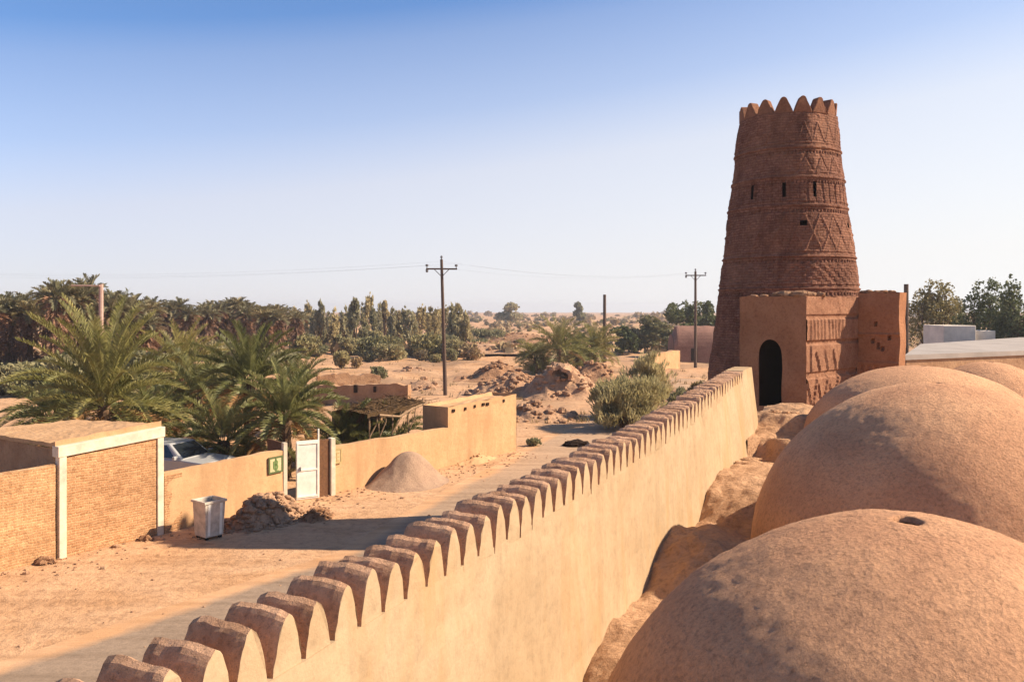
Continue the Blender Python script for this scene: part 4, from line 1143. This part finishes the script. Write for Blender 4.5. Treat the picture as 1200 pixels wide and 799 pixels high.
# left of the tower
tree_px('leafy_tree', 806, 118, 351, 52, 51, M['tree_dark'], 'dark green tree standing left of the tower behind the vault', n=8000, size=.28, nb=12, low=.2, trunk_h=.15)
tree_px('leafy_tree', 832, 112, 352, 30, 52, M['tree_dark'], 'dark green tree touching the left side of the tower', n=6000, size=.28, nb=10, low=.2, trunk_h=.15)
tree_px('leafy_tree', 758, 112, 369, 62, 53, M['tree_olive'], 'broad green tree behind the taller wispy bush', n=8000, size=.28, nb=12, low=.15, trunk_h=.12)
tree_px('leafy_tree', 730, 108, 382, 40, 54, M['tree_dark'], 'low dark tree between the bare post and the broad green tree', n=5000, size=.28, nb=9, low=.15, trunk_h=.12)
tree_px('leafy_tree', 785, 104, 385, 40, 55, M['tree_olive'], 'low green tree in front of the pair left of the tower', n=5000, size=.25, nb=9, low=.15, trunk_h=.12)

# far palm grove at the left: copied from three palms
rg = random.Random(77)
GF = 'tall palms of the grove at the left'
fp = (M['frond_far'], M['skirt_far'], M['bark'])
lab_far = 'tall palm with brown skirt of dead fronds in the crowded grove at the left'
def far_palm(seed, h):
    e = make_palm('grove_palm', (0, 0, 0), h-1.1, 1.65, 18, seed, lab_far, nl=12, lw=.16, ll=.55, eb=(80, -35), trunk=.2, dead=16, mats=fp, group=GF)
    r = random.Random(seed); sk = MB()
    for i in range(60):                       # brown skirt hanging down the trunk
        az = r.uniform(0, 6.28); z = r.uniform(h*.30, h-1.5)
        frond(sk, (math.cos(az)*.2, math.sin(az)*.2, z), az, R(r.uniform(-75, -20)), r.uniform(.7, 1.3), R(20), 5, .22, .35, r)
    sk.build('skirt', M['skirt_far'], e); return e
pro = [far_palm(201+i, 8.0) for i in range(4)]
spots = []
for i in range(46):
    px = rg.uniform(-25, 176); d = rg.uniform(66, 96)
    topy = pl([(-30, 342), (0, 341), (40, 334), (60, 326), (110, 323), (125, 338), (150, 338), (180, 352)], px)+rg.uniform(0, 15)
    spots.append((px, d, topy))
for i in range(60):
    px = rg.uniform(165, 350); d = rg.uniform(92, 135)
    topy = pl([(165, 350), (200, 349), (270, 347), (350, 354)], px)+rg.uniform(0, 12)
    spots.append((px, d, topy))
spots += [(104, 70, 319), (136, 72, 336), (88, 68, 325), (66, 66, 323), (178, 100, 346), (211, 108, 346), (280, 110, 345)]
for i, (px, d, topy) in enumerate(spots):
    o = pro[i] if i < 4 else copy_tree(pro[i % 4])
    x = XD(px, d); h = ZD(topy, d)-ground_z(x, d); s = h/8.7
    o.location = gz(x, d); o.scale = (rg.uniform(.85, 1.1),)*2+(s,); o.rotation_euler = (0, 0, rg.uniform(0, 6.28))
    o['label'] = lab_far if px < 176 and d < 97 else 'distant brown palm in the row of small palms behind the street palms'
    o['group'] = GF if px < 176 and d < 97 else 'distant palms in the middle distance'
    o['category'] = 'palm tree'
# understory thicket beneath the grove
GU = 'undergrowth bushes beneath the left palm grove'
ub = [make_bush('grove_bush', (0, 0, 0), 4.2, 2.6, 300+i, M['greyscrub'] if i else M['tree_olive'], 'dull green bush in the thicket beneath the left palm grove', 1500, .22, 1.6, .4, 9, GU) for i in range(3)]
for i in range(86):
    px = rg.uniform(-20, 350); d = rg.uniform(50, 70) if px < 250 else rg.uniform(70, 95)
    if i >= 44: px = rg.uniform(290, 580); d = rg.uniform(100, 150)
    if px < 80 and d < 56: d = 62
    o = ub[i] if i < 3 else copy_tree(ub[i % 3])
    o.location = gz(XD(px, d), d); s = rg.uniform(.6, 1.25); o.scale = (s*1.2, s, s*rg.uniform(.8, 1.3)); o.rotation_euler = (0, 0, rg.uniform(0, 6.28))
    if i >= 44: o['label'] = 'hazy olive bush at the foot of the slender trees'; o['group'] = 'bushes at the foot of the slender trees'
# upright trees in the middle distance
GT = 'slender upright trees in the middle distance'
tl = 'slender dusty green tree in the middle distance row left of the crossarm pole'
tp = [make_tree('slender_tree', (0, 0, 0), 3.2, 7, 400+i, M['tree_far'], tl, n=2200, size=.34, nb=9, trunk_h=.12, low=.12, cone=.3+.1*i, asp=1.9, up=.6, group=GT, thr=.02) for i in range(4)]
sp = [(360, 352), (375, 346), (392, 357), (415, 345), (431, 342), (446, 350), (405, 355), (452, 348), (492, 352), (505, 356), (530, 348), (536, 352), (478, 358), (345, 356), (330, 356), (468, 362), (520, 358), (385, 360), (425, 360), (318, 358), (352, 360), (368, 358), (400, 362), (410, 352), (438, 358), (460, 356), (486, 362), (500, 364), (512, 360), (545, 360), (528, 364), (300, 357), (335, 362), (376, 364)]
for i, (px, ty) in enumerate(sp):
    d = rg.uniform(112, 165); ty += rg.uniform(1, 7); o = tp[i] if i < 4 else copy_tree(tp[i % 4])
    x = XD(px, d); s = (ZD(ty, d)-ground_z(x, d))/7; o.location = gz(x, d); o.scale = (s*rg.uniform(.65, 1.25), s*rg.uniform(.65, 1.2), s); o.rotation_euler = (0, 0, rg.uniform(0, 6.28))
# desert scrub in the open ground
GS = 'scrub bushes dotted over the open desert'
sl = 'low brown green scrub bush on the open desert sand'
sbp = [make_bush('desert_shrub', (0, 0, 0), 2.4, 1.7, 500+i, M['saltbush'] if i % 2 else M['greyscrub'], sl, 900, .17, 1.6, .45, 8, GS) for i in range(4)]
named = [(400, 432, 1.15), (418, 431, .8), (430, 421, .9), (415, 405, .9), (385, 408, 1.1), (494, 421, .9), (511, 421, .9), (549, 421, 1.7), (530, 422, .9), (480, 418, .7), (442, 445, .8), (455, 405, .7), (470, 398, .6), (445, 397, .8), (372, 415, .9), (360, 400, .9), (575, 400, .7), (596, 392, .7), (620, 390, .7), (608, 384, .8), (560, 388, .7), (640, 384, .8)]
for k in range(150):
    px = rg.uniform(330, 740); py = 370+abs(rg.gauss(0, 17)); named.append((px, py, rg.uniform(.4, 1.0)*(1 if py > 384 else 1.5)))
for i, (px, py, s) in enumerate(named):
    d = 6000/(py-362); d = min(d, 420); x = XD(px, d)
    o = sbp[i] if i < 4 else copy_tree(sbp[i % 4]); o.location = gz(x, d); o.scale = (s*1.15, s, s*rg.uniform(.85, 1.15)); o.rotation_euler = (0, 0, rg.uniform(0, 6.28))
# far belt on the horizon: reads as one mass
fb = MB(); r = random.Random(900)
for i in range(900):
    d = 110+800*r.random()**1.5; px = r.uniform(-250, 1450); x = XD(px, d); h = r.uniform(.7, 1.6)+r.random()**3*3.2*sm(130, 300, d)
    w = r.uniform(2.5, 8)
    leaves(fb, [((x, d, ground_z(x, d)+h*.45-sm(500, 1500, d)), (w*.5, w*.5, h*.5))], 34, .75+d*.0022, r, 1.2, .2, -1, 1, .3)
tag(fb.build('distant_scrub', M['saltbush']), 'far belt of dusty scrub along the horizon', 'scrub', kind='stuff')
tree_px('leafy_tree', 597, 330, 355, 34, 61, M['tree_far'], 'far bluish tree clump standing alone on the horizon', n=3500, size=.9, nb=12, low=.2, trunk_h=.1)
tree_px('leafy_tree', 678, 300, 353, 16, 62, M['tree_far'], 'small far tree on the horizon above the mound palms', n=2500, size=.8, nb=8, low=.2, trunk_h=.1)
# dry grass tufts
mb = MB(); r = random.Random(55)
for i in range(900):
    y = 45+110*r.random()**1.4; px = r.uniform(330, 860); x = XD(px, y)
    if nz(x, y, 2, .12) < -.05: continue
    z = ground_z(x, y)
    for k in range(7):
        a = r.uniform(0, 6.28); l = r.uniform(.15, .42); q = Vector((x+r.uniform(-.2, .2), y+r.uniform(-.2, .2), z-.02))
        t = q+Vector((math.cos(a)*l*.6, math.sin(a)*l*.6, l)); w = Vector((-math.sin(a), math.cos(a), 0))*.03
        mb.add([q-w, q+w, t], [(0, 1, 2)])
tag(mb.build('dry_grass', M['drygrass']), 'dry yellow grass tufts over the open sand', 'grass', kind='stuff')

# ------------------------------------------------------------------ mounds and ruins in the middle distance
def mound(px, py, wpx, hpx, seed, label, mat='mound', stones=110, rough=.3, ry=.8, smax=.22):
    p = G(px, py); d = p.y; w = wpx*d/2000
    return heap('earth_mound', p, w, w*ry, hpx*.8*d/1000, seed, M[mat], label, 'mound', stones, .05, smax, rough, 0, 1.5, 80, smooth=False)
mound(655, 464, 120, 44, 14, 'big rough earth mound with a dark cavity left of the feathery bush')
mound(596, 462, 100, 26, 15, 'long brown spoil mound directly behind the mud hut')
mound(630, 490, 110, 20, 16, 'low rubbly mound in front of the mound with the cavity')
mound(585, 444, 90, 22, 17, 'dark sloping mound above the mud hut roof', 'dirt')
mound(498, 454, 70, 13, 18, 'low sand mound at the left of the crossarm pole', stones=30)
mound(694, 446, 80, 24, 19, 'brown earth bank behind the big mound and the bare post', 'dirt')
mound(800, 474, 110, 16, 20, 'stony rise between the feathery bushes and the tower', stones=200)
mound(565, 416, 110, 13, 22, 'low far sand rise right of the crossarm pole')
mound(430, 405, 110, 11, 23, 'low far sand rise left of the crossarm pole')
mound(480, 432, 90, 9, 24, 'flat bank of pale sand just behind the crossarm pole', stones=40)
mound(612, 404, 120, 13, 25, 'far brown bank left of the palms above the mounds', 'dirt')
# cavity: broken vault opening in the big mound
p = D(653, 445, 60.6)
cv = empty('broken_oven', (p.x, p.y-2.9, ground_z(p.x, p.y)+.55), R(-18), 'broken mud vault gaping dark in the big mound', 'ruin')
b_ = MB(); n = 15
def ov(u, v):
    a = math.pi*u; rr = .85+.26*nz(u*4, v*3, 2)+.16*nz(u*11, v*6)
    return Vector((-math.cos(a)*rr, -.1+2.2*v+.25*nz(u*5, 1)*(1-v), .75+math.sin(a)*rr*1.15))
def ov2(u, v): q = ov(u, v); return Vector((q.x*.72, q.y, .75+(q.z-.75)*.74))
b_.grid(24, 8, ov)
b_.grid(24, 1, lambda u, v: ov(u, 0).lerp(ov2(u, 0), v)); b_.build('vault_shell', M['mound'], cv)
b_ = MB(); b_.grid(24, 8, ov2); b_.build('vault_lining', M['hole'], cv)  # coloured near black so the cavity looks deep in shade
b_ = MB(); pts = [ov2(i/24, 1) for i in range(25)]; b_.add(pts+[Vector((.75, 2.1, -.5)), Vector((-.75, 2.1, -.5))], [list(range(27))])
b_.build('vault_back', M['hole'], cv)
# low ruined walls behind the palms
a = D(365, 470, 55); b = D(478, 472, 53)
lw1 = wall_obj('ruined_wall', (a.x, a.y, 0), (b.x, b.y, 0), 1.05, 1.35, .5, M['oldwall'], topn=.25, rough=.06, z0=-.6)
tag(lw1, 'low crumbling mud wall with two small dark openings behind the palms', 'wall')
for t, w, h in ((6.1*.52, .22, .5), (6.1*.74, .14, .35)):
    b_ = MB(); b_.box((t, -.02, .95), (w, .16, h)); b_.build('opening', M['hole'], lw1)
a = D(372, 455, 66); b = D(446, 452, 68)
tag(wall_obj('ruined_wall', (a.x, a.y, 0), (b.x, b.y, 0), .9, .7, .5, M['oldwall'], topn=.3, rough=.06, z0=-.6), 'farther low broken mud wall above the crumbling one', 'wall')
a = G(767, 438); b = G(797, 433)
tag(wall_obj('ruined_wall', (a.x, a.y, ground_z(a.x, a.y)), (b.x, b.y, 0), 1.75, 1.95, .5, M['sandwall'], topn=.12, rough=.04, z0=-.6), 'short pale mud wall fragment left of the far crossarm pole', 'wall')
# vaulted ruin
x, d = XD(826, 97), 97
vt = empty('vaulted_hut', (x, d, 0), 0, 'low pinkish brown barrel vaulted hut left of the tower', 'hut')
b_ = MB(); Lv = 8.0; hv = ZD(382, d)
b_.grid(40, 20, lambda u, v: Vector(((u-.5)*Lv*(1 if .05 < u < .95 else .96), -1.8*math.cos(math.pi*v), 1.2+(hv-1.2)*math.sin(math.pi*v)**.8*(1-.35*sm(.82, 1, abs(u-.5)*2))+.08*nz(u*9, v*5))))
b_.grid(40, 4, lambda u, v: Vector(((u-.5)*Lv, -1.8, -.4+1.7*v))); b_.grid(40, 4, lambda u, v: Vector(((u-.5)*Lv, 1.8, -.4+1.7*v)))
for sx in (-.5, .5):
    pts = [(sx*Lv*.99, -1.8, -.4)]+[(sx*Lv*.97, -1.8*math.cos(math.pi*k/14), 1.2+(hv-1.2)*.68*math.sin(math.pi*k/14)**.8) for k in range(15)]+[(sx*Lv*.99, 1.8, -.4)]
    b_.add(pts, [list(range(len(pts)))])
b_.build('vault', M['vault'], vt)
b_ = MB(); b_.box((-1.6, -1.82, .9), (.7, .12, 1.4)); b_.build('doorway', M['hole'], vt)
# grey flat roofed building right of the tower
q = [G(1060, 416, 4.0), G(1079, 403, 4.0), G(1206, 394.5, 4.0), G(1206, 410.5, 4.0)]
q[2] = q[2]+(q[2]-q[1])*.35; q[3] = q[3]+(q[3]-q[0])*.35
fbz = empty('flat_roof_building', q[0]-Vector((0, 0, 4)), 0, 'low building with wide grey concrete flat roof right of the tower', 'building')
o0 = q[0]-Vector((0, 0, 4))
b_ = MB(); nq = 4
b_.add([p-o0 for p in q]+[p-o0-Vector((0, 0, .22)) for p in q], [(0, 3, 2, 1), (4, 5, 6, 7)]+[(i, (i+1) % 4, (i+1) % 4+4, i+4) for i in range(4)]); b_.build('roof', M['concrete'], fbz)
cc = sum(q, Vector())/4
b_ = MB(); qi = [cc+(p-cc)*.985-Vector((0, 0, .2)) for p in q]
b_.add([p-o0 for p in qi]+[Vector((p.x, p.y, -.2))-o0 for p in qi], [(i, (i+1) % 4, (i+1) % 4+4, i+4) for i in range(4)]); b_.build('wall', M['oldwall'], fbz)
# white building in front of the trees
d = 61.5; wbld = empty('white_hut', (XD(1112, d), d, 0), 0, 'plain white plastered block with a lower annex before the dark trees', 'building')
b_ = MB(); h = ZD(381, d); b_.box((0, 0, h/2), (37*d/1000, 3, h)); b_.build('main_block', M['paleplaster'], wbld, bevel=.04)
h2 = ZD(387, d); b_ = MB(); b_.box((33*d/1000, .4, h2/2), (27*d/1000, 2.6, h2)); b_.build('annex', M['paleplaster'], wbld, bevel=.04)

# ------------------------------------------------------------------ drawing units to metres; castle to its height; air
CASTLE = {pw, castle, tw}
for o in list(COL.objects):
    if o.parent or o.type in ('CAMERA', 'LIGHT'): continue
    if o in CASTLE: o.location.z += LIFT
    else: o.location = o.location*US; o.scale = o.scale*US
hz0, hz1 = -4.0, 17.5
hb = MB(); hb.box((0, 900, (hz0+hz1)/2), (6400, 2300, hz1-hz0))
hm = bpy.data.materials.new('dusty air'); hm.use_nodes = True; hn = hm.node_tree
hn.nodes.remove(hn.nodes['Principled BSDF'])
pv = hn.nodes.new('ShaderNodeVolumePrincipled'); pv.inputs['Color'].default_value = (.86, .86, .9, 1); pv.inputs['Density'].default_value = .00035; pv.inputs['Anisotropy'].default_value = .3
hn.links.new(pv.outputs[0], hn.nodes['Material Output'].inputs['Volume'])
tag(hb.build('haze', hm), kind='stuff')
SC.cycles.volume_bounces = 0
